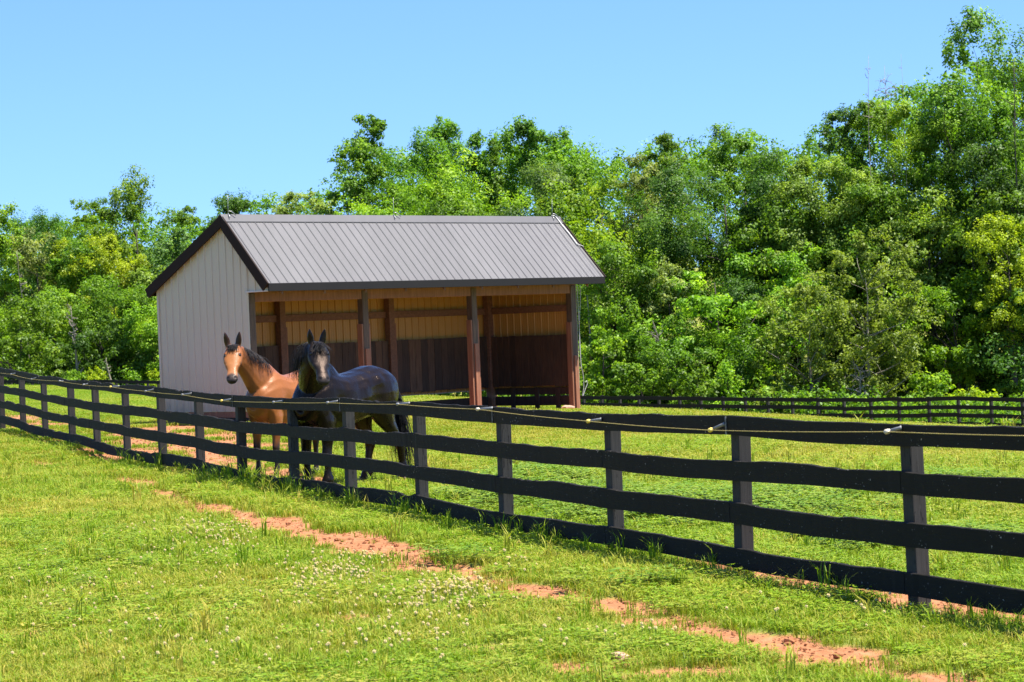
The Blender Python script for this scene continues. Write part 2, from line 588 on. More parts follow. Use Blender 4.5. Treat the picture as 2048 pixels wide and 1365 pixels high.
def build_grass():
    rng = np.random.default_rng(3)
    col = bpy.data.collections.new('grass_tufts')
    for k in range(4):
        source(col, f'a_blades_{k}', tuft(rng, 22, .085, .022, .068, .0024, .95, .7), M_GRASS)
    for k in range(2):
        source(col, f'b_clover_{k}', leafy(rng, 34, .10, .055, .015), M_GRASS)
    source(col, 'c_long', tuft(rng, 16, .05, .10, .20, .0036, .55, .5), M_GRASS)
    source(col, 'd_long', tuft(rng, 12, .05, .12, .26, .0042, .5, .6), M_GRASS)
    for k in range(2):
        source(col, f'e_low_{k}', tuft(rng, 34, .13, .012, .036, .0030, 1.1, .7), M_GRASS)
    n = 160000
    x, y = sample_wedge(n, 11.5, 80)
    dm = dirt_mask(x, y)
    keep = RNG.uniform(size=n) > np.clip(dm * 1.25, 0, .975)
    x, y, dm = x[keep], y[keep], dm[keep]
    du = (x - S0[0]) * AXU[0] + (y - S0[1]) * AXU[1]; dv = (x - S0[0]) * AXV[0] + (y - S0[1]) * AXV[1]
    inside = (du > -.05) & (du < S_L) & (dv > -.4) & (dv < S_W + .05)
    x, y, dm = x[~inside], y[~inside], dm[~inside]
    n = len(x)
    dry = dry_mask(x, y)
    ac = -((x - FN0[0]) * FNV[0] + (y - FN0[1]) * FNV[1])
    pat = fbm(x * .8, y * .8, 61, 3)
    ix = RNG.integers(0, 4, n)
    clover = (RNG.uniform(size=n) < np.where(ac < 0, smoothstep(.45, .7, pat) * .22, .12))
    ix = np.where(clover, RNG.integers(4, 6, n), ix)
    al_ = (x - FN0[0]) * FD[0] + (y - FN0[1]) * FD[1]
    nearfence = np.exp(-((ac + .10) / .13) ** 2)
    lng = RNG.uniform(size=n) < (.012 + np.where(al_ < 5, .10, .36) * nearfence * (fbm(x * 1.5, y * 1.5, 90, 2) * 1.4 - .1) + .05 * smoothstep(.6, .75, fbm(x * .6, y * .6, 71, 3)))
    ix = np.where(lng & (dm < .6), RNG.integers(6, 8, n), ix)
    farlow = smoothstep(30, 44, y + RNG.normal(0, 3, n)) > .5
    ix = np.where(farlow, RNG.integers(8, 10, n), ix)
    sc = (np.clip(y, 13, 80) / 13) ** .42 * RNG.uniform(.65, 1.25, n)
    sc = np.where((ix >= 6) & (ix < 8), sc * .75, sc) * np.where(dm > .35, .55, 1) * (1 - .3 * smoothstep(.5, 1, dry)) * RNG.choice([.7, 1.0, 1.0, 1.25], n)
    tv = np.clip(dry * .8 + RNG.normal(0, .26, n) - np.where(clover, .22, 0) - .35 * nearfence, 0, 1)
    scatter('grass', np.stack([x, y, terrain(x, y)], -1), sc, tv, ix, col)
    # far field: bigger tufts up to the crest
    n = 26000
    y = RNG.uniform(80, 128, n); u = RNG.uniform(-.27, -.03, n); x = u * y
    scatter('far_grass', np.stack([x, y, terrain(x, y)], -1), RNG.uniform(1.5, 2.6, n), np.clip(dry_mask(x, y) * .7 + RNG.normal(0, .15, n), 0, 1), RNG.integers(8, 10, n), col)


def build_weeds():
    rng = np.random.default_rng(5)
    col = bpy.data.collections.new('weed_plants')
    for k in range(3):
        source(col, f'w_{k}', leafy(rng, 40, .17, .15, .03, 4), M_WEED)
    # dense broad-leaved patch beyond the fence, a few in front of it
    pts = []
    for (px, py, sx, sy, m) in [(1080, 965, 120, 18, 300), (1200, 1010, 130, 30, 330), (1330, 1015, 140, 26, 260), (1120, 930, 60, 10, 120), (1560, 1020, 150, 26, 260), (1900, 985, 120, 18, 160), (1000, 1000, 90, 15, 260), (900, 1120, 60, 6, 8), (1290, 1180, 80, 6, 10), (120, 1120, 220, 70, 16), (1890, 1090, 110, 14, 160), (1720, 1080, 100, 20, 120)]:
        for i in range(m):
            pts.append(at_z(px + rng.normal() * sx * .55, py + rng.normal() * sy * .6, 0))
    P = np.array(pts); n = len(P)
    P = P[(np.abs(P[:, 0]) < 20) & (P[:, 1] > 11)]; n = len(P)
    P[:, 2] = terrain(P[:, 0], P[:, 1])
    scatter('weeds', P, rng.uniform(.5, 1.15, n) * (P[:, 1] / 22) ** .4, np.clip(rng.normal(.25, .2, n), 0, 1), rng.integers(0, 3, n), col)


def build_clover_flowers():
    rng = np.random.default_rng(9)
    t = NT('clover_blossom'); t.set((.86, .74, .46), .8)
    g = NT('clover_stalk'); g.set((.10, .2, .03), .7)
    col = bpy.data.collections.new('clover_heads')
    for k in range(3):
        V = []; Fq = []
        r = .0072; zc = .075 + .015 * k
        for i in range(46):                                   # florets round a small head
            a = i * 2.399; z = 1 - 2 * (i + .5) / 46; q = math.sqrt(1 - z * z)
            d = np.array([q * math.cos(a), q * math.sin(a), z]); s_ = np.array([-math.sin(a), math.cos(a), 0])
            up = np.cross(d, s_); c = np.array([0, 0, zc]); b = len(V)
            V += [tuple(c + d * r * .5 + s_ * .003), tuple(c + d * r * .5 - s_ * .003), tuple(c + d * r * 1.15 + up * .004 - s_ * .002), tuple(c + d * r * 1.15 + up * .004 + s_ * .002)]
            Fq.append((b, b + 1, b + 2, b + 3))
        nb = len(Fq); b = len(V)
        V += [(-.0015, 0, 0), (.0015, 0, 0), (.0015, 0, zc), (-.0015, 0, zc), (0, -.0015, 0), (0, .0015, 0), (0, .0015, zc), (0, -.0015, zc)]
        Fq += [(b, b + 1, b + 2, b + 3), (b + 4, b + 5, b + 6, b + 7)]
        me = bpy.data.meshes.new('c'); me.from_pydata(V, [], Fq); me.materials.append(t.m); me.materials.append(g.m)
        for p in list(me.polygons)[nb:]: p.material_index = 1
        col.objects.link(bpy.data.objects.new(f'clover_{k}', me))
    pts = []
    for (px, py, sx, sy, m) in [(455, 1085, 70, 30, 90), (680, 1150, 80, 26, 120), (760, 1130, 60, 14, 50), (420, 1070, 120, 25, 90), (900, 1200, 110, 30, 110), (960, 1190, 60, 20, 50), (330, 1120, 120, 60, 70), (620, 1180, 120, 50, 90), (140, 1200, 150, 90, 60), (800, 1300, 200, 40, 60), (1010, 1130, 60, 20, 24), (1250, 1290, 160, 30, 24), (1700, 1230, 220, 40, 30), (400, 1300, 260, 60, 50), (820, 1230, 100, 30, 60)]:
        for i in range(m):
            pts.append(at_z(px + rng.normal() * sx * .6, py + rng.normal() * sy * .6, 0))
    P = np.array(pts); P = P[(np.abs(P[:, 0]) < 20) & (P[:, 1] > 11)]
    dm = dirt_mask(P[:, 0], P[:, 1]); P = P[dm < .3]; n = len(P)
    P[:, 2] = terrain(P[:, 0], P[:, 1]) - .02
    scatter('clover_flowers', P, rng.uniform(.75, 1.25, n), np.zeros(n), rng.integers(0, 3, n), col)


def build_clods():
    rng = np.random.default_rng(15)
    t = NT('red_soil_clods'); n1 = t.noise(30, 3, .6, t.coord('Object'))
    t.set(t.ramp(n1, [(.3, (.20, .08, .034)), (.7, (.37, .165, .08))]), .95, spec=.1)
    col = bpy.data.collections.new('clods')
    for k in range(4):
        V = []
        for i in range(5):
            for j in range(8):
                th = math.pi * (i + .5) / 5; ph = 6.283 * j / 8
                r = .02 * rng.uniform(.65, 1.25)
                V.append((r * math.sin(th) * math.cos(ph) * 1.3, r * math.sin(th) * math.sin(ph), r * math.cos(th) * .7))
        Fq = [(i * 8 + j, i * 8 + (j + 1) % 8, (i + 1) * 8 + (j + 1) % 8, (i + 1) * 8 + j) for i in range(4) for j in range(8)]
        Fq += [tuple(range(8)), tuple(range(32, 40))]
        me = bpy.data.meshes.new('clod'); me.from_pydata(V, [], Fq); me.materials.append(t.m)
        col.objects.link(bpy.data.objects.new(f'clod_{k}', me))
    x, y = sample_wedge(160000, 12, 60)
    dm = dirt_mask(x, y)
    k = (dm > .35) & (RNG.uniform(size=len(x)) < .45)
    x, y = x[k], y[k]; n = len(x)
    s = np.clip(RNG.lognormal(-1.2, .55, n), .1, 1.7)
    scatter('soil_clods', np.stack([x, y, terrain(x, y) - .015], -1), s, np.zeros(n), RNG.integers(0, 4, n), col)


build_grass(); build_weeds(); build_clover_flowers(); build_clods()
# ------------------------------------------------------------------ near fence
M_BOARD = None


def board_mat(name, base, worn, speck=.74, gs=(1.2, 1.2, 40), crack=0.0):
    t = NT(name)
    oi = t.n('ShaderNodeObjectInfo')
    P = t.coord('Object')
    va = t.n('ShaderNodeVectorMath', operation='ADD'); t.l(P, va.inputs[0])
    cmb = t.n('ShaderNodeCombineXYZ'); t.l(t.math('MULTIPLY', oi.outputs['Random'], 37.0), cmb.inputs[0]); t.l(cmb.outputs[0], va.inputs[1])
    mp = t.n('ShaderNodeMapping'); mp.inputs['Scale'].default_value = gs; t.l(va.outputs[0], mp.inputs['Vector'])
    grain = t.noise(3, 5, .65, mp.outputs[0], .5)
    big = t.noise(1.7, 4, .6, va.outputs[0])
    c = t.mix(t.math('MULTIPLY', grain, .8), base, worn)
    c = t.mix(t.math('MULTIPLY', big, .6), c, tuple(.55 * q for q in base))
    if crack:
        cn = t.noise(1.6, 3, .5, mp.outputs[0], 1.2)
        cf = t.math('LESS_THAN', t.math('ABSOLUTE', t.math('SUBTRACT', cn, .5)), .012)
        cf = t.math('MULTIPLY', cf, t.math('GREATER_THAN', t.noise(3.5, 2, .5, va.outputs[0]), .5))
        c = t.mix(t.math('MULTIPLY', cf, crack), c, (.006, .005, .005))
    dots = t.noise(58, 2, .5, va.outputs[0]); patch = t.noise(2.6, 2, .5, va.outputs[0])
    f = t.math('GREATER_THAN', t.math('ADD', dots, t.math('MULTIPLY', patch, .22)), speck + .11)
    c = t.mix(t.math('MULTIPLY', f, .8), c, (.42, .40, .37))
    t.bump(t.math('ADD', grain, t.math('MULTIPLY', big, .5)), .35, .012)
    return t.set(c, t.math('ADD', t.math('MULTIPLY', grain, .25), .6), spec=.12)


M_BOARD = board_mat('black_fence_paint', (.0085, .0076, .0062), (.027, .023, .017))
M_POST = board_mat('weathered_black_post', (.032, .030, .028), (.078, .074, .069), .9, (22, 22, .8), .9)
M_FAR = board_mat('black_fence_paint_old', (.012, .011, .011), (.025, .022, .02), .95)

# (x of the joint line, four (top, bottom) pixel rows, ground row) read off the photograph for each post
FP = [(2265, ((868, 916), (971, 1025), (1087, 1135), (1210, 1263)), 1290),
      (1802, ((849, 894), (944, 989), (1043, 1093), (1142, 1188)), 1210),
      (1457, ((832, 871), (921, 962), (1005, 1047), (1094, 1134)), 1148),
      (1205, ((828, 863), (901, 937), (977.5, 1016.5), (1052, 1089)), 1101),
      (988.5, ((814, 847.5), (882.6, 915), (951.5, 985.5), (1023, 1057)), 1067),
      (823, ((804, 832), (866, 895), (932, 958), (989, 1019)), 1034),
      (683, ((796.5, 824), (856, 882.5), (912, 938), (970, 998)), 1008),
      (571, ((797, 821), (848, 873), (903, 928), (954.5, 979)), 984),
      (468, ((791.6, 815), (841.6, 864), (889, 913), (938.5, 962)), 970.5),
      (386, ((783.5, 803.7), (828, 851), (873, 896), (916.5, 940)), 955),
      (311, ((774, 795.6), (816.6, 836.7), (861.7, 883.5), (905, 929)), 940),
      (241, ((770.6, 788), (811, 830), (851, 870.6), (894, 914)), 925),
      (181.6, ((761.7, 780), (803.5, 822), (839, 858), (877.5, 897)), 913),
      (132.6, ((759, 776), (796, 813), (830, 847), (867, 883)), 906),
      (79.3, ((751, 768), (786.7, 802), (820, 836), (855, 872)), 891),
      (35.5, ((742, 759), (776, 792), (808, 825), (840, 857)), 885),
      (-6, ((735, 751), (769, 784), (799, 815), (829, 845)), 874.5),
      (-45, ((727, 743), (760, 775), (789, 805), (818, 834)), 868)]
PW, PD = .10, .13                                        # post: across, along the fence
FACE = PW / 2 + .0                                       # plane of the boards' back side


def fence_s(px, off=0.0):
    """distance along the fence of the vertical line seen at pixel column px on the plane `off` in front of the axis"""
    d = ray(px, 900.0)
    n = FNV; p0 = FN0 + FNV * off
    # camera at origin: point t*d lies on the plane (P-p0).n = 0
    t = (p0 @ n) / (d[0] * n[0] + d[1] * n[1])
    q = np.array([d[0], d[1]]) * t
    return float((q - p0) @ FD)


def fence_z(px, py, off=0.0):
    d = ray(px, py); p0 = FN0 + FNV * off
    t = (p0 @ FNV) / (d[0] * FNV[0] + d[1] * FNV[1])
    q = CAM + d * t
    return float((q[:2] - p0) @ FD), float(q[2])


def FW(s, off, z):
    q = FN0 + FD * s + FNV * off
    return np.array([q[0], q[1], z])


def build_near_fence():
    fence = thing('board_fence', 'black four-board fence in front of the two horses, chewed wavy boards, running across the photo', 'fence', FW(0, 0, 0))
    inv = Matrix.Translation(-Vector(fence.location))
    rng = np.random.default_rng(4)
    off = PW / 2 + .026
    S = [];  Z = []
    for (px, rows, gy) in FP:
        sz = [(fence_z(px, a, off), fence_z(px, b, off)) for a, b in rows]
        S.append(np.mean([q[0][0] for q in sz])); Z.append([(q[0][1], q[1][1]) for q in sz])
    # posts stand right behind the joint line
    PX = []
    for i, s in enumerate(S):
        top = Z[i][0][0]
        mb = MB(); sc = s - .045
        lean = rng.normal(0, .016); w = PW * rng.uniform(.93, 1.06)
        g = T1(*FW(sc, 0, 0)[:2])
        ztop = top - .025
        P = []
        for (z, k) in ((g - .25, 1), (ztop, 1)):
            for (a, b) in ((-1, -1), (1, -1), (1, 1), (-1, 1)):
                dz = (.018 * b if z > 0.3 else 0)
                P.append(FW(sc + a * PD / 2 + lean * (z - g), b * w / 2 if b > 0 else b * w / 2, z + dz))
        mb.hexa(P)
        V = np.concatenate(mb.V) - np.array(fence.location)
        me = mesh_np('post', V, mb.F)
        o = new_obj('post', me, M_POST, fence)
        bv = o.modifiers.new('bevel', 'BEVEL'); bv.width = .008; bv.segments = 2
        PX.append(sc)
    # boards: two bays long, joints staggered
    for r in range(4):
        first = 0
        par = 0 if r in (1, 3) else 1
        cuts = [i for i in range(len(S)) if (i % 2 == (1 if par == 0 else 0))]
        if cuts[0] != 0: cuts = [0] + cuts
        if cuts[-1] != len(S) - 1: cuts.append(len(S) - 1)
        for a, b in zip(cuts[:-1], cuts[1:]):
            ss = []; zt = []; zb = []
            nseg = 44
            s0, s1 = S[a], S[b]
            knots = list(range(a, b + 1))
            sk = [S[k] for k in knots]; tk = [Z[k][r][0] for k in knots]; bk = [Z[k][r][1] for k in knots]
            sl = np.linspace(s0 + .004, s1 - .004, nseg * (b - a) + 1)
            t_ = np.interp(sl, sk, tk); b_ = np.interp(sl, sk, bk)
            # a sawn board keeps its width between the posts and sags or crowns a little
            wv = 0
            for k in range(len(sk) - 1):
                m = (sl >= sk[k]) & (sl <= sk[k + 1]); q = (sl - sk[k]) / (sk[k + 1] - sk[k])
                wv = wv + np.where(m, np.sin(math.pi * np.clip(q, 0, 1)) * rng.normal(0, .010), 0)
            ch = (vnoise(sl * 3.2, sl * 0 + r, 300 + r) - .5) * .012 + (vnoise(sl * 22, sl * 0, 320 + r) - .5) * np.interp(sl, [0, 12, 22], [.003, .006, .009])
            chew = -np.clip(vnoise(sl * 1.4, sl * 0 + 3, 410 + r) - .66, 0, 1) * np.interp(sl, [0, 10, 20], [.03, .05, .08]) * (np.abs(vnoise(sl * 17, sl * 0, 420 + r)) + .4)
            t_ = t_ + wv + ch + chew; b_ = b_ + wv + (vnoise(sl * 2.5, sl * 0, 340 + r) - .5) * .006
            th = .025; o0 = PW / 2 + .001
            bow = (vnoise(sl * .9, sl * 0 + r * 3, 360) - .5) * .012
            V = []
            for i in range(len(sl)):
                f = o0 + th + (bow[i] if 2 < i < len(sl) - 3 else 0)
                V += [FW(sl[i], o0 + .0, b_[i]), FW(sl[i], f, b_[i] + .002), FW(sl[i], f + rng.normal(0, .0006), (t_[i] + b_[i]) / 2), FW(sl[i], f, t_[i] - .004), FW(sl[i], f - .006, t_[i] + rng.normal(0, .0015)), FW(sl[i], o0, t_[i])]
            Fq = []
            k = 6
            for i in range(len(sl) - 1):
                for j in range(k):
                    Fq.append((i * k + j, i * k + (j + 1) % k, (i + 1) * k + (j + 1) % k, (i + 1) * k + j))
            Fq += [tuple(range(k))[::-1], tuple(range((len(sl) - 1) * k, len(sl) * k))]
            me = mesh_np('rail_board', np.array(V) - np.array(fence.location), Fq, False)
            new_obj('rail_board', me, M_BOARD, fence)
    # pale bare end-grain strips where the top boards butt together
    tj = NT('bare_end_grain'); nj = tj.noise(40, 3, .6, tj.coord('Object')); tj.set(tj.ramp(nj, [(.35, (.05, .047, .044)), (.65, (.22, .21, .20))]), .8)
    for i in range(2, len(S) - 1, 2):
        t_, b_ = Z[i][0]; mb = MB(); P = []
        w = .010 if i < 3 else .006
        for z in (b_ + .004, t_ - .004):
            for (ds, o_) in ((-w, PW / 2 + .0275), (w, PW / 2 + .0275), (w, PW / 2 + .0325), (-w, PW / 2 + .0325)):
                P.append(FW(S[i] + ds, o_, z) - np.array(fence.location))
        mb.hexa(P); mb.build('joint_strip', tj.m, fence)
    # insulators: grey tube brackets holding the yellow rope
    t = NT('grey_insulator'); t.set((.17, .17, .17), .55)
    ty = NT('yellow_clip'); ty.set((.75, .55, .10), .5)
    tp = NT('pale_clip'); tp.set((.55, .48, .36), .5)
    INS = [(2225, 874, 2262, 866, 0), (1773, 864, 1803, 856, 2), (1420, 861, 1450, 848, 1), (1176, 843, 1203, 839, 1), (955, 819, 985, 817, 2), (795, 809, 819, 807, 0), (655, 806, 676, 803, 0), (547, 805, 567, 802, 0), (443, 802, 463, 799, 1), (364.5, 790, 383, 787.5, 0), (291, 783, 307, 779.5, 0), (221, 774, 238, 773, 1), (167, 770, 176.5, 768, 0), (119, 762.5, 128, 763, 0), (63, 759, 73, 756, 0), (22, 749, 31.5, 747, 0), (-18, 743, -9, 741, 0)]
    ro = off + .075
    rope_pts = []
    for (xa, ya, xb, yb, kind) in INS:
        s1, z1 = fence_z(xb, yb, off + .004)
        s0, z0 = fence_z(xa, ya, ro)
        A = FW(s1, off + .004, z1); B = FW(s0, ro, z0)
        mb = MB(); L0 = np.array(fence.location)
        mb.tube([A - L0, A + (B - A) * .12 - L0, A + (B - A) * .8 - L0], [.016, .012, .011], 8)
        br = mb.build('insulator', t.m, fence, True)
        mc = MB(); e = B - A; e /= np.linalg.norm(e)
        fd = np.array([FD[0], FD[1], 0])
        mc.tube([B - e * .03 - L0, B - e * .012 - L0, B + e * .008 - L0, B + e * .014 - L0], [.010, .016, .016, .008], 8)
        mc.tube([B - fd * .03 - L0, B - fd * .012 - L0, B + fd * .012 - L0, B + fd * .03 - L0], [.006, .011, .011, .006], 6)
        mc.build('clip', [t.m, ty.m, tp.m][kind], br, True)
        rope_pts.append(B)
    # wooden offcut lying on the fourth-from-right post: small chewed cap board
    sg, zg = fence_z(1800, 843, 0.0)
    # rope
    tr = NT('yellow_rope'); vec = tr.coord('Object')
    w = tr.n('ShaderNodeTexWave', wave_type='BANDS', bands_direction='Z'); w.inputs['Scale'].default_value = 2
    sep = tr.n('ShaderNodeSeparateXYZ'); tr.l(vec, sep.inputs[0])
    nn = tr.math('SINE', tr.math('MULTIPLY', sep.outputs[1], 330.0))
    tr.set(tr.mix(tr.math('GREATER_THAN', nn, .35), (.46, .35, .08), (.14, .11, .04)), .6)
    P = []
    for i in range(len(rope_pts) - 1):
        a, b = rope_pts[i], rope_pts[i + 1]
        for q in np.linspace(0, 1, 12, endpoint=False):
            p = a + (b - a) * q; p[2] -= .006 * math.sin(math.pi * q); P.append(p)
    P.append(rope_pts[-1])
    mb = MB(); mb.tube(np.array(P), .0032, 6)
    o = mb.build('fence_rope', tr.m, None, True)
    tag(o, 'thin yellow rope strung along the top board of the near fence', 'rope')
    return fence


near_fence = build_near_fence()


# ------------------------------------------------------------------ far fences
def far_fence(name, label, xs, ya, xa, yb, xb, toprow, gap, nrail=4, step=1):
    """posts at pixel columns xs on the straight line between two ground points; toprow(px) gives the row of the top board"""
    A = at_depth(xa, 700, ya); B = at_depth(xb, 700, yb)
    a = A[:2]; d = (B - A)[:2]
    pts = []
    for px in xs:
        r = ray(px, 800.0); u = r[0] / r[1]
        # (a + k d): x = u y
        k = (u * a[1] - a[0]) / (d[0] - u * d[1])
        q = a + d * k; z = at_depth(px, toprow(px), q[1])[2]
        pts.append(np.array([q[0], q[1], z]))
    f = thing(name, label, 'fence', tuple(pts[0]))
    L0 = np.array(f.location); dn = d / np.linalg.norm(d); nn = np.array([-dn[1], dn[0]])
    if nn[1] > 0: nn = -nn
    rng = np.random.default_rng(len(xs))
    for p in pts:
        mb = MB(); g = T1(p[0], p[1]) - .3
        c = lambda s, n, z: np.array([p[0] + dn[0] * s + nn[0] * n, p[1] + dn[1] * s + nn[1] * n, z]) - L0
        zt = p[2] + .02
        mb.hexa([c(-.07, -.06, g), c(.07, -.06, g), c(.07, .06, g), c(-.07, .06, g), c(-.07, -.06, zt), c(.07, -.06, zt), c(.07, .06, zt), c(-.07, .06, zt)])
        mb.build('post', M_POST, f)
    for r in range(nrail):
        i = 0
        while i < len(pts) - 1:
            j = min(i + 2, len(pts) - 1)
            mb = MB()
            for k in range(i, j):
                p, q = pts[k], pts[k + 1]
                e0 = rng.normal(0, .015); e1 = rng.normal(0, .015)
                z0 = p[2] - gap * r + e0; z1 = q[2] - gap * r + e1
                P = []
                for zz0, zz1 in ((z0 - .2, z1 - .2), (z0, z1)):
                    for (pt, zz, n) in ((p, zz0, .062), (q, zz1, .062), (q, zz1, .09), (p, zz0, .09)):
                        P.append(np.array([pt[0] + nn[0] * n, pt[1] + nn[1] * n, zz]) - L0)
                mb.hexa(P)
            mb.build('rail_board', M_FAR, f)
            i = j
    return f


XR = [1131, 1167.7, 1204, 1240, 1277.7, 1318, 1359.4, 1401.6, 1446, 1490.6, 1535.8, 1584.4, 1635.6, 1687.7, 1741, 1797.5, 1857.7, 1916.6, 1982, 2044.5, 2110, 2180, 2255]
far_fence('far_board_fence', 'distant black board fence at the foot of the woods, right of the shed', XR, 142, 1168, 118, 2044,
          lambda px: np.interp(px, [1131, 1204, 1400, 1600, 1740, 1850, 1920, 2044, 2255], [791, 792, 794, 796, 796.5, 794.5, 793.5, 796, 800]), .40)
XL = list(range(-60, 380, 21))
far_fence('far_board_fence', 'distant black board fence at the foot of the woods, left of the shed', XL, 172, 0, 160, 330,
          lambda px: np.interp(px, [-60, 0, 100, 200, 320, 400], [758, 760, 761.5, 760, 762, 763]), .40)
# ------------------------------------------------------------------ run-in shed
def siding_mat(name, base, dirt=(.30, .2, .13), amt=.35, metal=0.0, rough=.45, spec=.35):
    t = NT(name); P = t.coord('Object')
    n = t.noise(1.1, 5, .6, t.coord('Object', (2.5, 2.5, .5))); n2 = t.noise(14, 4, .6, P)
    c = t.mix(t.math('MULTIPLY', t.math('SUBTRACT', n, .35, True), amt * 1.6, True), base, dirt)
    c = t.mix(t.math('MULTIPLY', n2, .15), c, tuple(.7 * q for q in base))
    sp = t.n('ShaderNodeSeparateXYZ'); t.l(P, sp.inputs[0])
    low = t.math('SUBTRACT', t.math('MULTIPLY', t.noise(5, 4, .6, t.coord('Object', (2, 2, .8))), 1.5), sp.outputs[2], True)
    c = t.mix(t.math('MULTIPLY', low, .55), c, (.22, .13, .085))
    t.bump(n2, .05, .004)
    return t.set(c, rough, metal, spec)


M_SIDE = siding_mat('taupe_steel_siding', (.53, .462, .345), amt=.18)
M_LINE = siding_mat('bounce_warmed_cream_lining', (.50, .255, .055), (.34, .14, .03), .3)  # cream steel, with warm bounce from soil and timber put into its colour
M_TRIM = siding_mat('dark_brown_trim', (.024, .016, .013), (.034, .024, .018), .4, rough=.75, spec=.1)
M_FASC = siding_mat('dark_grey_eave_trim', (.018, .017, .017), (.03, .026, .025), .3, rough=.7, spec=.12)
M_PALE = siding_mat('pale_trim', (.55, .50, .46), amt=.1)
M_POSTW = wood_mat('weathered_timber', (.065, .040, .023), (.18, .112, .068))
M_GUARD = wood_mat('red_brown_boards', (.20, .078, .036), (.36, .16, .08))
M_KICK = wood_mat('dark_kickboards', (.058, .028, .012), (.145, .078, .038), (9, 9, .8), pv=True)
M_RAFT = wood_mat('rough_rafters', (.16, .07, .035), (.30, .14, .07), (1.5, 6, 6))
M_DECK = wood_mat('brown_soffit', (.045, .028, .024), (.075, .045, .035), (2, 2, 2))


def roof_mat():
    t = NT('grey_steel_roofing'); P = t.coord('Object')
    n = t.noise(.8, 4, .55, P); n2 = t.noise(26, 5, .65, P); n3 = t.noise(1, 4, .6, t.coord('Object', (7, 1.2, 1.2)))
    c = t.ramp(t.math('ADD', t.math('MULTIPLY', n, .5), t.math('MULTIPLY', n3, .5)), [(.3, (.086, .082, .082)), (.7, (.110, .105, .105))])
    c = t.mix(t.math('MULTIPLY', n2, .25), c, (.15, .141, .137))
    c = t.mix(1.0, c, t.ramp(t.attr('pv'), [(0, (.94, .94, .94)), (1, (1.05, 1.05, 1.05))]), 'MULTIPLY')
    t.bump(n2, .06, .003)
    return t.set(c, .55, .1, .35)


M_ROOF = roof_mat()


def ribbed(t0, t1, pitch, h, w, stops=()):
    """(t, offset) pairs of a ribbed steel sheet"""
    out = [(t0, 0.0)]
    k = math.ceil((t0 + w) / pitch)
    while k * pitch < t1 - w:
        c = k * pitch
        out += [(c - w / 2, 0), (c - w / 4, h), (c + w / 4, h), (c + w / 2, 0)]
        for q in (1, 2):
            m = c + pitch * q / 3
            if m < t1 - w: out += [(m - w * .25, 0), (m, h * .22), (m + w * .25, 0)]
        k += 1
    out.append((t1, 0.0))
    out += [(s, 0.0) for s in stops]
    return sorted(out)


def sheet(name, cols, fn, lo, hi, mat, parent, L0, thick=.003):
    V = []; Fq = []
    for (t, d) in cols:
        V += [fn(t, d, lo(t)), fn(t, d, hi(t))]
    for i in range(len(cols) - 1):
        Fq.append((2 * i, 2 * i + 2, 2 * i + 3, 2 * i + 1))
    me = mesh_np(name, np.array(V), Fq)
    o = new_obj(name, me, mat, parent)
    s = o.modifiers.new('solid', 'SOLIDIFY'); s.thickness = thick; s.offset = 0
    return o


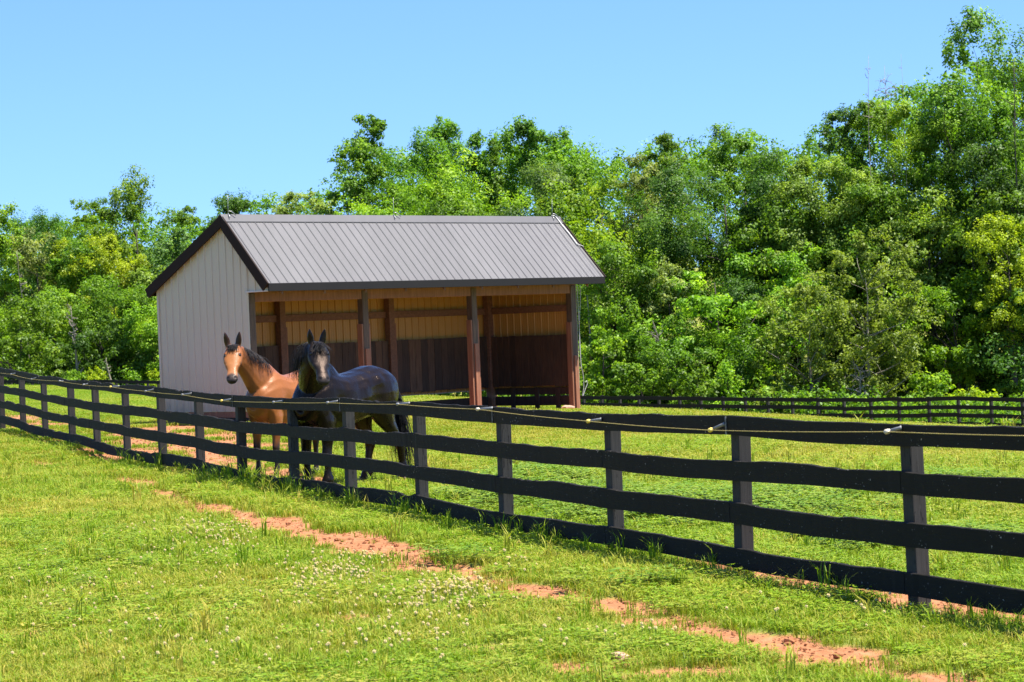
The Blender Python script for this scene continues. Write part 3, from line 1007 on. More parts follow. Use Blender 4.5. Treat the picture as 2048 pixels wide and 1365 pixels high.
def build_shed():
    sh = thing('run_in_shed', 'three-bay open-front shed with grey metal roof and taupe end wall, behind the horses', 'shed', tuple(SW(0, 0, .1)))
    L0 = np.array(sh.location)
    W = lambda u, v, z: SW(u, v, z) - L0
    sl = lambda v: np.where(v < S_VR, S_ZE + (S_ZR - S_ZE) * (v + S_OV) / (S_VR + S_OV), S_ZR + (S_ZEB - S_ZR) * (v - S_VR) / (S_W + S_OVB - S_VR))
    rz = lambda v: float(sl(v))

    def bx(lo, hi, name, mat, bevel=.006, jit=0.0):
        m = MB(); m.box(lo, hi, lambda *p: W(*p)); return m.build(name, mat, sh, False, bevel)
    # end walls
    cols = ribbed(-S_OV + .03, S_W, .2, .018, .04, (0.0, -.0001, S_VR))
    sheet('left_end_wall', cols, lambda t, d, z: W(-d, t, z), lambda t: .44 if t >= 0 else 2.655, lambda t: rz(t) - .05, M_SIDE, sh, L0)
    sheet('right_end_wall', cols, lambda t, d, z: W(S_L + d, t, z), lambda t: .44 if t >= 0 else 2.655, lambda t: rz(t) - .05, M_SIDE, sh, L0)
    cols2 = ribbed(.02, S_W - .02, .2, .018, .04, (S_VR,))
    sheet('right_end_lining', cols2, lambda t, d, z: W(S_L - .02 - d, t, z), lambda t: .46, lambda t: rz(t) - .12, M_LINE, sh, L0)
    cb = ribbed(0, S_L, .2, .018, .04)
    sheet('back_wall', cb, lambda t, d, z: W(t, S_W + d, z), lambda t: .44, lambda t: 2.80, M_SIDE, sh, L0)
    sheet('back_wall_lining', cb, lambda t, d, z: W(t, S_W - .02 - d, z), lambda t: .46, lambda t: 2.82, M_LINE, sh, L0)
    # pale strip under the gable overhang and corner trim
    bx((-.03, -S_OV + .06, 2.635), (.02, .05, 2.66), 'overhang_trim', M_PALE, .003)
    bx((-.028, S_W - .035, .44), (.012, S_W + .02, rz(S_W) - .1), 'corner_trim', M_SIDE, .004)
    # roof sheets
    for nm, va, vb in (('front_roof_slope', S_VR, -S_OV), ('back_roof_slope', S_VR, S_W + S_OVB)):
        za, zb = rz(va), rz(vb); n = np.array([zb - za, vb - va]);
        dv, dz = vb - va, zb - za; ln = math.hypot(dv, dz); nv, nz = (-dz / ln, dv / ln)
        if nz < 0: nv, nz = -nv, -nz
        rc = ribbed(-S_HL, S_L + S_HR, .21, .011, .024)
        V = []; Fq = []; pv = []; prg = np.random.default_rng(31).uniform(0, 1, 40)
        NS = 5
        for (t, d) in rc:
            for q in range(NS):
                f = q / (NS - 1)
                V.append(W(t, va + dv * f + nv * d, za + dz * f + nz * d)); pv.append(prg[int((t + 1) / .84)])
        for i in range(len(rc) - 1):
            for q in range(NS - 1):
                Fq.append((i * NS + q, i * NS + q + 1, (i + 1) * NS + q + 1, (i + 1) * NS + q))
        me_ = mesh_np(nm, np.array(V), Fq); attr(me_, 'pv', pv); o = new_obj(nm, me_, M_ROOF, sh)
        s = o.modifiers.new('solid', 'SOLIDIFY'); s.thickness = .004
        # plank deck below
        m = MB(); P = []
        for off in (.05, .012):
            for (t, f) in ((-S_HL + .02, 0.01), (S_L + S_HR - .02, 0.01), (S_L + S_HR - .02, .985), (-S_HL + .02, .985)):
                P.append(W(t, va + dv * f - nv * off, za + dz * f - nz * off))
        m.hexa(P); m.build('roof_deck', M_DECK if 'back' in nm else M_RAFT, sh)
        # barge boards
        for ue, s_ in ((-S_HL, -1), (S_L + S_HR, 1)):
            m = MB(); P = []
            for off in (.17, -.028):
                for (t, f) in ((ue - .018, -.0), (ue + .018, -.0), (ue + .018, 1.005), (ue - .018, 1.005)):
                    P.append(W(t, va + dv * f - (nv * off if f > .5 else 0), za + dz * f - (nz * off if f > .5 else off / nz * .98)))
            m.hexa(P); m.build('barge_board', M_TRIM, sh, False, .005)
            # soffit between barge board and end wall
            m = MB(); P = []
            a, b = (ue + .0185, -.005) if s_ < 0 else (S_L + .005, ue - .0185)
            for off in (.115, .06):
                for (t, f) in ((a, .03), (b, .03), (b, .99), (a, .99)):
                    P.append(W(t, va + dv * f - nv * off, za + dz * f - nz * off))
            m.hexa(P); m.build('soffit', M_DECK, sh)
    # ridge cap
    m = MB(); P = []
    for du in (-S_HL - .03, S_L + S_HR + .03):
        pass
    th = math.atan2(S_ZR - S_ZE, S_VR + S_OV); tb = math.atan2(S_ZR - S_ZEB, S_W + S_OVB - S_VR)
    prof = [(S_VR - .17 * math.cos(th), S_ZR + .030 - .17 * math.sin(th)), (S_VR, S_ZR + .045), (S_VR + .17 * math.cos(tb), S_ZR + .030 - .17 * math.sin(tb)),
            (S_VR + .17 * math.cos(tb), S_ZR + .024 - .17 * math.sin(tb)), (S_VR, S_ZR + .03), (S_VR - .17 * math.cos(th), S_ZR + .018 - .17 * math.sin(th))]
    V = [W(u, v, z) for u in (-S_HL - .02, S_L + S_HR + .02) for v, z in prof]
    m.add(V, [(0, 1, 7, 6), (1, 2, 8, 7), (2, 3, 9, 8), (3, 4, 10, 9), (4, 5, 11, 10), (5, 0, 6, 11), (0, 5, 4, 1), (1, 4, 3, 2), (6, 7, 10, 11), (7, 8, 9, 10)])
    m.build('ridge_cap', M_ROOF, sh)
    # eave fascias
    bx((-S_HL + .02, -S_OV - .018, S_ZE - .135), (S_L + S_HR - .02, -S_OV + .012, S_ZE + .012), 'eave_fascia', M_FASC, .004)
    bx((-S_HL + .02, S_W + S_OVB - .012, S_ZEB - .12), (S_L + S_HR - .02, S_W + S_OVB + .018, S_ZEB - .004), 'eave_fascia', M_TRIM, .004)
    # front posts, their guard boards, header
    us = [.085, S_L / 3 - .07, 2 * S_L / 3 - .07, S_L - .085]
    for i, u in enumerate(us):
        m = MB(); m.box((u - .075, .0, -.2), (u + .075, .15, 2.62), lambda *p: W(*p)); p_ = m.build('front_post', M_POSTW, sh, False, .008)
        if i:
            for du, w in ((-.095, .036), (.078, .03)):
                if i == 3 and du > 0: continue
                m = MB(); m.box((u + du - .0 if du > 0 else u + du - .018, .01, -.1), (u + du + .036 if du > 0 else u + du + .018, .14, 1.98 if i < 3 else 1.86), lambda *p: W(*p)); m.build('post_guard', M_GUARD, sh, False, .004)
            m = MB(); m.box((u - .06, -.032, -.1), (u + .05, -.002, 1.50 if i < 3 else 1.15), lambda *p: W(*p)); m.build('post_guard', M_GUARD, sh, False, .004)
    bx((.02, .02, 2.46), (S_L - .02, .058, 2.69), 'front_header', M_GUARD)
    bx((.02, .10, 2.46), (S_L - .02, .138, 2.69), 'front_header', M_RAFT)
    # rafters and purlins
    for u in np.linspace(.3, S_L - .3, 9):
        for va, vb in ((S_VR, -S_OV + .05), (S_VR, S_W)):
            m = MB(); P = []
            for off in (.25, .055):
                for (t, v) in ((u - .02, va), (u + .02, va), (u + .02, vb), (u - .02, vb)):
                    P.append(W(t, v, rz(v) - off))
            m.hexa(P); m.build('rafter', M_RAFT, sh)
    # back posts, girts, kickboards, skirts
    ub = [.10, 2.30, S_L / 3 + 2.35, S_L - .24]
    ub = [.12, S_L / 3 - .07, 2 * S_L / 3 - .07, S_L - .12]
    for u in ub:
        bx((u - .075, S_W - .22, -.2), (u + .075, S_W - .07, 2.70), 'back_post', M_RAFT)
        m = MB(); m.box((u + .078, S_W - .215, 0), (u + .112, S_W - .075, 1.98), lambda *p: W(*p)); m.build('post_guard', M_GUARD, sh, False, .004)
    for a, b in zip(ub[:-1], ub[1:]):
        bx((a + .077, S_W - .12, 2.09), (b - .077, S_W - .082, 2.23), 'girt', M_RAFT)
        bx((a + .077, S_W - .12, 2.56), (b - .077, S_W - .082, 2.70), 'girt', M_RAFT)
    bx((S_L - .10, .16, 2.09), (S_L - .062, S_W - .23, 2.23), 'girt', M_RAFT)
    bx((.045, .16, 2.09), (.085, S_W - .23, 2.23), 'girt', M_RAFT)
    rng = np.random.default_rng(2)

    def planks(name, fn, t0, t1, z0, z1, w=.19):
        m = MB(); t = t0; pv = []
        while t < t1 - .05:
            ww = min(w * rng.uniform(.9, 1.1), t1 - t); d = rng.uniform(0, .008)
            m.box((t + .003, d, z0 + rng.uniform(0, .03)), (t + ww - .003, d + .03, z1 + rng.uniform(-.006, .006)), fn); t += ww; pv += [rng.uniform()] * 8
        o = m.build(name, M_KICK, sh, False, .003); attr(o.data, 'pv', pv)
        return o
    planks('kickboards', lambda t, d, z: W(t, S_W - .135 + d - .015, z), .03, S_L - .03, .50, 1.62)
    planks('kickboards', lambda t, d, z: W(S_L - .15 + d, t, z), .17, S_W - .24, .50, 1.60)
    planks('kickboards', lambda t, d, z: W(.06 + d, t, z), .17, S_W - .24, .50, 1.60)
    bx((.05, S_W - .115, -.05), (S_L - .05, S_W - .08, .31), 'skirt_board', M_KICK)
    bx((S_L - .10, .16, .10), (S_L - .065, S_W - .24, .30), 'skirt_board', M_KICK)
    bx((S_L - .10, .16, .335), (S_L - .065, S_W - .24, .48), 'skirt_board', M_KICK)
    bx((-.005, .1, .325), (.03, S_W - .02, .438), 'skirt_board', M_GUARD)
    for v in (.45, 1.05, 1.75):
        bx((S_L - .145, v, -.1), (S_L - .105, v + .12, .49), 'brace_stub', M_KICK)
    # lightning rods and their cable
    t = NT('pale_braided_cable'); t.set((.40, .39, .36), .5, .2)
    tr = NT('thin_metal_rod'); tr.set((.30, .30, .28), .4, .6)
    for px in (457, 787, 1105):
        f = np.interp(px, (442, 1119), (0, 1)); f = f * 1.0
        # solve u on the ridge seen at that column
        uu = np.linspace(-S_HL, S_L + S_HR, 800); Q = np.array([SW(u, S_VR, S_ZR + .04) for u in uu])
        rel = Q - CAM; col_ = CXP + F_PX * (rel @ RIGHT) / (rel @ FWD)
        u = uu[int(np.argmin(np.abs(col_ - px)))]
        m = MB(); m.tube([W(u, S_VR, S_ZR + .03), W(u, S_VR, S_ZR + .18), W(u + .01, S_VR, S_ZR + .40)], [.007, .005, .003], 5)
        m.tube([W(u, S_VR, S_ZR + .10), W(u + .05, S_VR - .02, S_ZR + .10), W(u + .12, S_VR - .08, S_ZR + .02)], .010, 5)
        m.tube([W(u - .05, S_VR - .10, S_ZR - .02), W(u, S_VR, S_ZR + .06), W(u + .05, S_VR + .1, S_ZR - .0)], .010, 5)
        m.build('lightning_rod', tr.m if px != 1105 else tr.m, sh, True)
    P = [W(S_L - .05, S_VR, S_ZR + .06), W(S_L + .04, S_VR - .02, S_ZR + .055), W(S_L + .07, S_VR - .10, rz(S_VR - .10) + .05)]
    for v in np.linspace(S_VR - .2, -.02, 8): P.append(W(S_L + .075 + .01 * math.sin(v * 9), v, rz(v) + .045))
    P += [W(S_L + .12, -.04, rz(-.04) + .05), W(S_L + .22, -.06, rz(-.06) + .04), W(S_L + S_HR + .03, -.05, rz(-.06) - .1)]
    m = MB(); m.tube(P, .013, 6); m.build('ground_cable', t.m, sh, True)
    P1 = [W(S_L + .02, -.03, 2.62), W(S_L + .03, -.02, 2.2), W(S_L + .04, -.02, 1.6), W(S_L + .05, -.02, 1.0), W(S_L + .07, -.02, .9)]
    P2 = [W(S_L + .10, -.05, 2.62), W(S_L + .085, -.04, 2.3), W(S_L + .045, -.03, 1.9), W(S_L + .03, -.02, 1.5), W(S_L + .05, -.02, .95), W(S_L + .09, -.03, .75), W(S_L + .10, -.03, .5), W(S_L + .05, -.03, .28), W(S_L + .13, -.04, .42), W(S_L + .20, -.05, .55), W(S_L + .17, -.06, .60), W(S_L + .13, -.06, .57)]

    def spl(P, n=6):
        P = np.array(P); out = []
        for i in range(len(P) - 1):
            p0, p1, p2, p3 = P[max(i - 1, 0)], P[i], P[i + 1], P[min(i + 2, len(P) - 1)]
            for q in np.linspace(0, 1, n, endpoint=False):
                out.append(.5 * (2 * p1 + (p2 - p0) * q + (2 * p0 - 5 * p1 + 4 * p2 - p3) * q * q + (-p0 + 3 * p1 - 3 * p2 + p3) * q ** 3))
        out.append(P[-1]); return out
    m = MB(); m.tube(spl(P1), .008, 5); m.tube(spl(P2), .007, 5); m.build('ground_cable', t.m, sh, True)
    return sh


build_shed()

# loose stones at the foot of the right front post, and one in the foreground
M_STONE = wood_mat('sandstone', (.40, .22, .14), (.58, .36, .25), (3, 3, 3), .9)


def stone(name, loc, size, label, group=None, seed=0, sq=(1.5, 1, .6)):
    rng = np.random.default_rng(seed); V = []; n1, n2 = 9, 14
    for i in range(n1):
        for j in range(n2):
            th = math.pi * (i + .5) / n1; ph = 6.283 * j / n2
            d = np.array([math.sin(th) * math.cos(ph), math.sin(th) * math.sin(ph), math.cos(th)])
            r = size * (.75 + .5 * float(vnoise(d[0] * 2 + 9 + seed, d[1] * 2 + d[2] * 1.7 + 5, seed)))
            V.append(d * r * np.array(sq))
    Fq = [(i * n2 + j, i * n2 + (j + 1) % n2, (i + 1) * n2 + (j + 1) % n2, (i + 1) * n2 + j) for i in range(n1 - 1) for j in range(n2)]
    Fq += [tuple(range(n2))[::-1], tuple(range((n1 - 1) * n2, n1 * n2))]
    Fq = [f[::-1] for f in Fq]
    o = new_obj(name, mesh_np(name, np.array(V), Fq, False), M_STONE); o.location = loc
    o.rotation_euler = (0, 0, rng.uniform(0, 6))
    tag(o, label, 'stone', group); return o


p = SW(S_L - .45, -.05, 0); stone('stone', (p[0], p[1], T1(p[0], p[1]) + .06), .09, 'pale stone lying inside the shed at the foot of its right front post', seed=3)
p = on_ground(1238, 1318); stone('stone', (p[0], p[1], p[2] + .012), .055, 'sandy stone half buried in the worn turf near the bottom edge', seed=8, sq=(1.7, .9, .5))
# ------------------------------------------------------------------ horses
def ring(c, U, V, w, f, b, n=18, p=2.25):
    out = []
    for i in range(n):
        a = 2 * math.pi * i / n
        ca, sa = math.cos(a), math.sin(a)
        x = math.copysign(abs(ca) ** (2 / p), ca) * w
        y = math.copysign(abs(sa) ** (2 / p), sa); y *= f if y > 0 else b
        out.append(c + U * x + V * y)
    return out


def loft(mb, rings):
    n = len(rings[0]); V = [q for r in rings for q in r]
    Fq = [(i * n + j, i * n + (j + 1) % n, (i + 1) * n + (j + 1) % n, (i + 1) * n + j) for i in range(len(rings) - 1) for j in range(n)]
    Fq += [tuple(range(n))[::-1], tuple(range((len(rings) - 1) * n, len(rings) * n))]
    mb.add(V, Fq)


def resample(st, k=4):
    """smooth the rows of a station table (Catmull-Rom)"""
    st = np.array(st, float); out = []
    for i in range(len(st) - 1):
        p0, p1, p2, p3 = st[max(i - 1, 0)], st[i], st[i + 1], st[min(i + 2, len(st) - 1)]
        for q in np.linspace(0, 1, k, endpoint=False):
            out.append(.5 * (2 * p1 + (p2 - p0) * q + (2 * p0 - 5 * p1 + 4 * p2 - p3) * q * q + (-p0 + 3 * p1 - 3 * p2 + p3) * q ** 3))
    out.append(st[-1])
    return np.array(out)


X3, Y3, Z3 = np.array([1.0, 0, 0]), np.array([0, 1.0, 0]), np.array([0, 0, 1.0])
FORE = [(1.16, .60, .135, .17, .085), (1.02, .60, .150, .165, .095), (.90, .565, .165, .13, .09), (.80, .555, .170, .10, .078), (.70, .56, .172, .08, .066), (.60, .565, .172, .063, .054), (.52, .572, .172, .056, .050),
        (.465, .576, .172, .056, .051), (.41, .570, .172, .046, .042), (.34, .565, .172, .037, .032), (.24, .562, .172, .036, .031), (.165, .566, .172, .046, .038), (.115, .583, .172, .038, .034), (.075, .60, .172, .044, .041), (.062, .607, .172, .055, .050), (.0, .622, .172, .068, .060), (-.03, .624, .172, .068, .060)]
HIND = [(1.24, -.56, .10, .25, .13), (1.10, -.54, .125, .26, .135), (.97, -.50, .145, .215, .125), (.86, -.515, .155, .165, .105), (.76, -.565, .16, .125, .085), (.66, -.635, .162, .09, .062), (.58, -.695, .162, .072, .050),
        (.52, -.725, .162, .068, .050), (.45, -.715, .162, .050, .042), (.37, -.702, .162, .041, .035), (.26, -.695, .162, .039, .033), (.175, -.688, .162, .048, .040), (.12, -.665, .162, .039, .036), (.08, -.648, .162, .046, .043), (.065, -.642, .162, .056, .051), (.0, -.628, .162, .069, .061), (-.03, -.626, .162, .069, .061)]
TRUNK = [(-.905, 1.24, .07, .08, .11), (-.87, 1.23, .145, .16, .19), (-.78, 1.215, .225, .245, .26), (-.64, 1.205, .275, .315, .30), (-.46, 1.195, .295, .355, .29), (-.28, 1.17, .285, .352, .29), (-.08, 1.145, .29, .335, .315), (.14, 1.125, .305, .335, .345),
         (.33, 1.12, .295, .37, .365), (.47, 1.13, .265, .42, .36), (.60, 1.14, .24, .375, .32), (.72, 1.13, .215, .28, .26), (.81, 1.11, .16, .19, .20), (.86, 1.10, .08, .10, .11)]
HEAD = [(-.065, .05, .03, .045), (-.02, .080, .05, .085), (.05, .096, .066, .12), (.12, .108, .076, .140), (.165, .110, .076, .148), (.215, .104, .072, .150), (.275, .090, .066, .132), (.34, .076, .060, .102), (.41, .065, .054, .080), (.475, .061, .051, .070), (.525, .066, .051, .068), (.562, .062, .044, .064), (.59, .050, .030, .052), (.606, .030, .014, .030)]


def make_horse(name, label, loc, heading, scale, neck, psi, roll, nose_down, legs, colour, mat, hair_mat, mane_side, mane_len, tail_fn, heavy=1.0, tail_len=.95, feather=False, girth=1.0, ear_turn=(0, 0), seed=0, ear=(1.3, 1.3), hw=1.2, lock_len=.18):
    rng = np.random.default_rng(seed)
    h = thing(name, label, 'horse', loc)
    h.rotation_euler = (0, 0, math.atan2(heading[1], heading[0])); h.scale = (scale,) * 3
    mb = MB()
    loft(mb, [ring(np.array([x, 0, zc]), Y3, Z3, w * girth, t, b * (girth ** .5)) for x, zc, w, t, b in resample(TRUNK)])
    # neck
    nk = resample(neck)                                         # x y z half-width half-depth
    C = nk[:, :3]; T = np.gradient(C, axis=0); T /= np.linalg.norm(T, axis=1)[:, None]
    rings = []; crest = []
    for c, t, (w, d) in zip(C, T, nk[:, 3:5]):
        S_ = np.cross(Z3, t); S_ /= np.linalg.norm(S_)
        D = np.cross(t, S_)                                      # dorsal
        rings.append(ring(c, S_, D, w, d, d, p=2.1)); crest.append((c + D * d * .98, S_, t, D))
    loft(mb, rings)
    # head
    O = C[-1]
    cps, sps = math.cos(psi), math.sin(psi)
    dn = nose_down; fw = math.sqrt(1 - dn * dn)
    n = np.array([cps * fw, sps * fw, -dn]); f = np.array([cps * dn, sps * dn, fw]); s = np.cross(n, f)   # s: to the horse's right
    if roll:
        f2 = f
        n, s = n * math.cos(roll) + s * math.sin(roll), s * math.cos(roll) - n * math.sin(roll)
    O = O + f * .02
    loft(mb, [ring(O + n * t, s, f, w * hw, ff * 1.05, b, p=2.3) for t, w, ff, b in resample(HEAD)])
    # cheeks, brows, nostril rims, chin
    def blob(c, r, sq=(1, 1, 1)):
        V = []; n1, n2 = 7, 10
        for i in range(n1):
            for j in range(n2):
                th = math.pi * (i + .5) / n1; ph = 6.283 * j / n2
                V.append(c + s * (r * sq[0] * math.sin(th) * math.cos(ph)) + f * (r * sq[1] * math.sin(th) * math.sin(ph)) + n * (r * sq[2] * math.cos(th)))
        Fq = [(i * n2 + j, (i + 1) * n2 + j, (i + 1) * n2 + (j + 1) % n2, i * n2 + (j + 1) % n2) for i in range(n1 - 1) for j in range(n2)]
        Fq += [tuple(range(n2)), tuple(range((n1 - 1) * n2, n1 * n2))[::-1]]
        mb.add(V, Fq)
    for sg in (-1, 1):
        blob(O + n * .125 + f * .048 + s * sg * .098, .022, (1, .9, 1.4))
        blob(O + n * .225 - f * .055 + s * sg * .060, .064, (.75, 1.15, 1.35))
        blob(O + n * .535 + f * .026 + s * sg * .046, .026, (.8, .9, 1.1))
        # ears
        eb = O + s * sg * .064 - n * .035 - f * .005
        turn = ear_turn[0] if sg < 0 else ear_turn[1]
        up = Z3 * .93 + s * sg * .20 + f * .18; up /= np.linalg.norm(up)
        sd_ = np.cross(up, f); sd_ /= np.linalg.norm(sd_); fd = np.cross(sd_, up)
        ct, st_ = math.cos(turn), math.sin(turn); sd2 = sd_ * ct + fd * st_; fd2 = fd * ct - sd_ * st_
        rr = []
        for q, w, d in ((-.04, .026, .026), (.02, .031, .026), (.06, .036, .022), (.095, .034, .019), (.13, .025, .016), (.160, .013, .011), (.175, .006, .006)):
            bend = -sd_ * sg * .0 + fd * .02 * (q / .17) ** 2
            rr.append(ring(eb + up * q * ear[0] + bend, sd2, fd2, w * ear[1], d * 1.2, d * 1.2, 12, 2))
        loft(mb, rr)
    blob(O + n * .565 - f * .035, .030, (1.0, .9, .8))
    # legs
    for tab, side, dx, dy, lift in legs:
        st = resample(FORE if tab == 'f' else HIND, 3)
        rings = []
        for z, x, y, a, b in st:
            k = np.clip(1 - z / 1.0, 0, 1)
            hv = 1 + (heavy - 1) * np.clip(1.15 - z, 0, 1)
            if feather and .06 < z < .36: hv *= 1 + .5 * math.exp(-((z - .11) / .10) ** 2)
            zz = z + lift * np.clip(1 - z / .5, 0, 1)
            rings.append(ring(np.array([x + dx * k, side * (y * (1 + (girth - 1) * .5)) + dy * k, zz]), X3, Y3, a * hv, b * hv, b * hv, 14, 2.1))
        loft(mb, rings)
    # fuse into one continuous surface
    tmp = new_obj('horse_raw', mesh_np('horse_raw', np.concatenate(mb.V), mb.F))
    r = tmp.modifiers.new('r', 'REMESH'); r.mode = 'VOXEL'; r.voxel_size = .0115
    sm = tmp.modifiers.new('s', 'SMOOTH'); sm.factor = .5; sm.iterations = 5
    dg = bpy.context.evaluated_depsgraph_get()
    me = bpy.data.meshes.new_from_object(tmp.evaluated_get(dg))
    bpy.data.objects.remove(tmp)
    nv = len(me.vertices)
    co = np.empty(nv * 3, np.float32); me.vertices.foreach_get('co', co); co = co.reshape(-1, 3).astype(float)
    no = np.empty(nv * 3, np.float32); me.vertices.foreach_get('normal', no); no = no.reshape(-1, 3).astype(float)
    # head space
    rel = co - O; ht = rel @ n; hs = rel @ s; hf = rel @ f
    onhead = (np.abs(hs) < .14) & (ht > -.02) & (ht < .64) & (hf > -.2) & (hf < .12)

    def g(c, r_):
        return np.exp(-((co - c) ** 2).sum(1) / r_ ** 2)
    disp = np.zeros(nv)
    for sg in (-1, 1):
        disp -= .010 * g(O + n * .158 + f * .045 + s * sg * .115, .028)          # eye socket
        disp -= .008 * g(O + n * .09 + f * .06 + s * sg * .06, .03)             # hollow above the eye
        disp -= .016 * g(O + n * .548 + f * .034 + s * sg * .052, .019)         # nostril
        disp += .010 * g(O + n * .25 + f * .012 + s * sg * .092, .026) + .008 * g(O + n * .32 + f * .02 + s * sg * .078, .022)            # facial crest
        disp -= .010 * g(O + n * .39 - f * .01 + s * sg * .07, .045)
        disp -= .010 * g(O + n * .30 - f * .05 + s * sg * .075, .03)
        disp -= .012 * g(O + n * .10 - f * .12 + s * sg * .09, .035)
    line = np.exp(-((ht - .578 - hf * .15) / .006) ** 2) * (hf < .012) * onhead
    disp -= .006 * line
    # muscles of the trunk: shoulder blade edge, elbow fold, flank hollow, stifle fold, point of hip, ribs
    for sg in (-1, 1):
        disp -= .016 * g(np.array([.36, sg * .27, 1.08]), .10) + .012 * g(np.array([.33, sg * .28, .93]), .09)
        disp += .018 * g(np.array([.55, sg * .22, 1.14]), .13)
        disp -= .020 * g(np.array([-.32, sg * .27, 1.14]), .12)
        disp += .014 * g(np.array([-.36, sg * .27, 1.36]), .07)
        disp += .016 * g(np.array([-.62, sg * .25, 1.08]), .14)
        disp -= .012 * g(np.array([-.80, sg * .17, 1.0]), .07)
        disp -= .010 * g(np.array([.70, sg * .12, 1.28]), .07)
        disp += .010 * g(np.array([.78, sg * .09, 1.06]), .08)
    disp -= .014 * g(np.array([.85, 0, 1.06]), .06) + .012 * g(np.array([-.70, 0, 1.53]), .10)
    disp = np.where(onhead, disp, disp * 1.5)
    co2 = co + no * disp[:, None]
    me.vertices.foreach_set('co', co2.astype(np.float32).ravel())
    col = colour(co, ht, hs, hf, onhead, no, O, n, f, s)
    attr(me, 'hd', smoothstep(-.02, .06, ht) * onhead)
    a = me.attributes.new('coat', 'FLOAT_COLOR', 'POINT'); a.data.foreach_set('color', np.c_[col, np.ones(nv)].astype(np.float32).ravel())
    me.polygons.foreach_set('use_smooth', np.ones(len(me.polygons), bool)); me.update()
    me.name = 'body'
    new_obj('body', me, mat, h)
    # eyes
    te = NT('horse_eye_' + name + str(seed)); te.set((.008, .005, .004), .22, spec=.4)
    for sg in (-1, 1):
        c = O + n * .156 + f * .044 + s * sg * .0945 * hw / 1.17; V = []; n1, n2 = 8, 12
        for i in range(n1):
            for j in range(n2):
                th = math.pi * (i + .5) / n1; ph = 6.283 * j / n2
                V.append(c + np.array([math.sin(th) * math.cos(ph), math.sin(th) * math.sin(ph), math.cos(th)]) * .0215)
        Fq = [(i * n2 + j, (i + 1) * n2 + j, (i + 1) * n2 + (j + 1) % n2, i * n2 + (j + 1) % n2) for i in range(n1 - 1) for j in range(n2)] + [tuple(range(n2)), tuple(range((n1 - 1) * n2, n1 * n2))[::-1]]
        new_obj('eye', mesh_np('eye', np.array(V), Fq, True), te.m, h)

    # hair
    def strands(nm, roots, fn, cnt, rad):
        m = MB()
        for _ in range(cnt):
            P = fn(roots)
            m.tube(P, np.linspace(rad * rng.uniform(.7, 1.3), rad * .2, len(P)), 3)
        return m.build(nm, hair_mat, h, True)

    def flow(p, d, ln, grav, jit, k=8):
        P = [np.array(p)]; d = np.array(d, float)
        for q in range(k):
            d = d + np.array([0, 0, -grav]) + rng.normal(0, jit, 3); d /= np.linalg.norm(d)
            P.append(P[-1] + d * ln / k)
        return P

    def mane(_):
        i = rng.uniform(len(crest) * .30, len(crest) - 1.01); k = int(i); q = i - k
        c = crest[k][0] * (1 - q) + crest[k + 1][0] * q; S_, D = crest[k][1], crest[k][3]
        sd_ = mane_side if rng.uniform() < .85 else -mane_side
        fr = i / len(crest)
        return flow(c - D * .012, D * .38 + S_ * sd_ * rng.uniform(.6, 1.2) - crest[k][2] * rng.uniform(-.1, .35), mane_len * rng.uniform(.55, 1.15) * (.55 + .6 * math.sin(math.pi * min(1, max(0, fr * 1.1 - .05)))), .46, .13)
    strands('mane', None, mane, 520, .0046)

    def lock(_):
        p = O - n * .045 + s * rng.normal(0, .024) + f * .045
        return flow(p, f * .42 + n * .75 + s * rng.normal(0, .16), lock_len * rng.uniform(.55, 1.15), .04, .10, 7)
    strands('forelock', None, lock, 190, .0050)

    def tail(_):
        a = rng.uniform(0, 6.283); r_ = .035 * math.sqrt(rng.uniform()); t0 = rng.uniform(0, 1) ** 1.5
        p = np.array([-.885 - .05 * t0, r_ * math.cos(a), 1.33 - .22 * t0 + r_ * math.sin(a)])
        return tail_fn(p, rng, flow, tail_len)
    strands('tail', None, tail, 420, .0050)
    if feather:
        def fth(_):
            tab, side, dx, dy, lift = legs[rng.integers(0, len(legs))]
            st = FORE if tab == 'f' else HIND
            z = rng.uniform(.10, .30); x = np.interp(-z, [-q[0] for q in st], [q[1] for q in st]); y = st[9][2]; k = 1 - z
            a = rng.uniform(0, 6.283)
            p = np.array([x + dx * k - .02 + .045 * math.cos(a), side * y + dy * k + .04 * math.sin(a), z])
            return flow(p, np.array([-.25 + .5 * math.cos(a), .6 * math.sin(a), -.7]), rng.uniform(.08, .16), .3, .1, 5)
        strands('leg_feathers', None, fth, 260, .004)
    return h


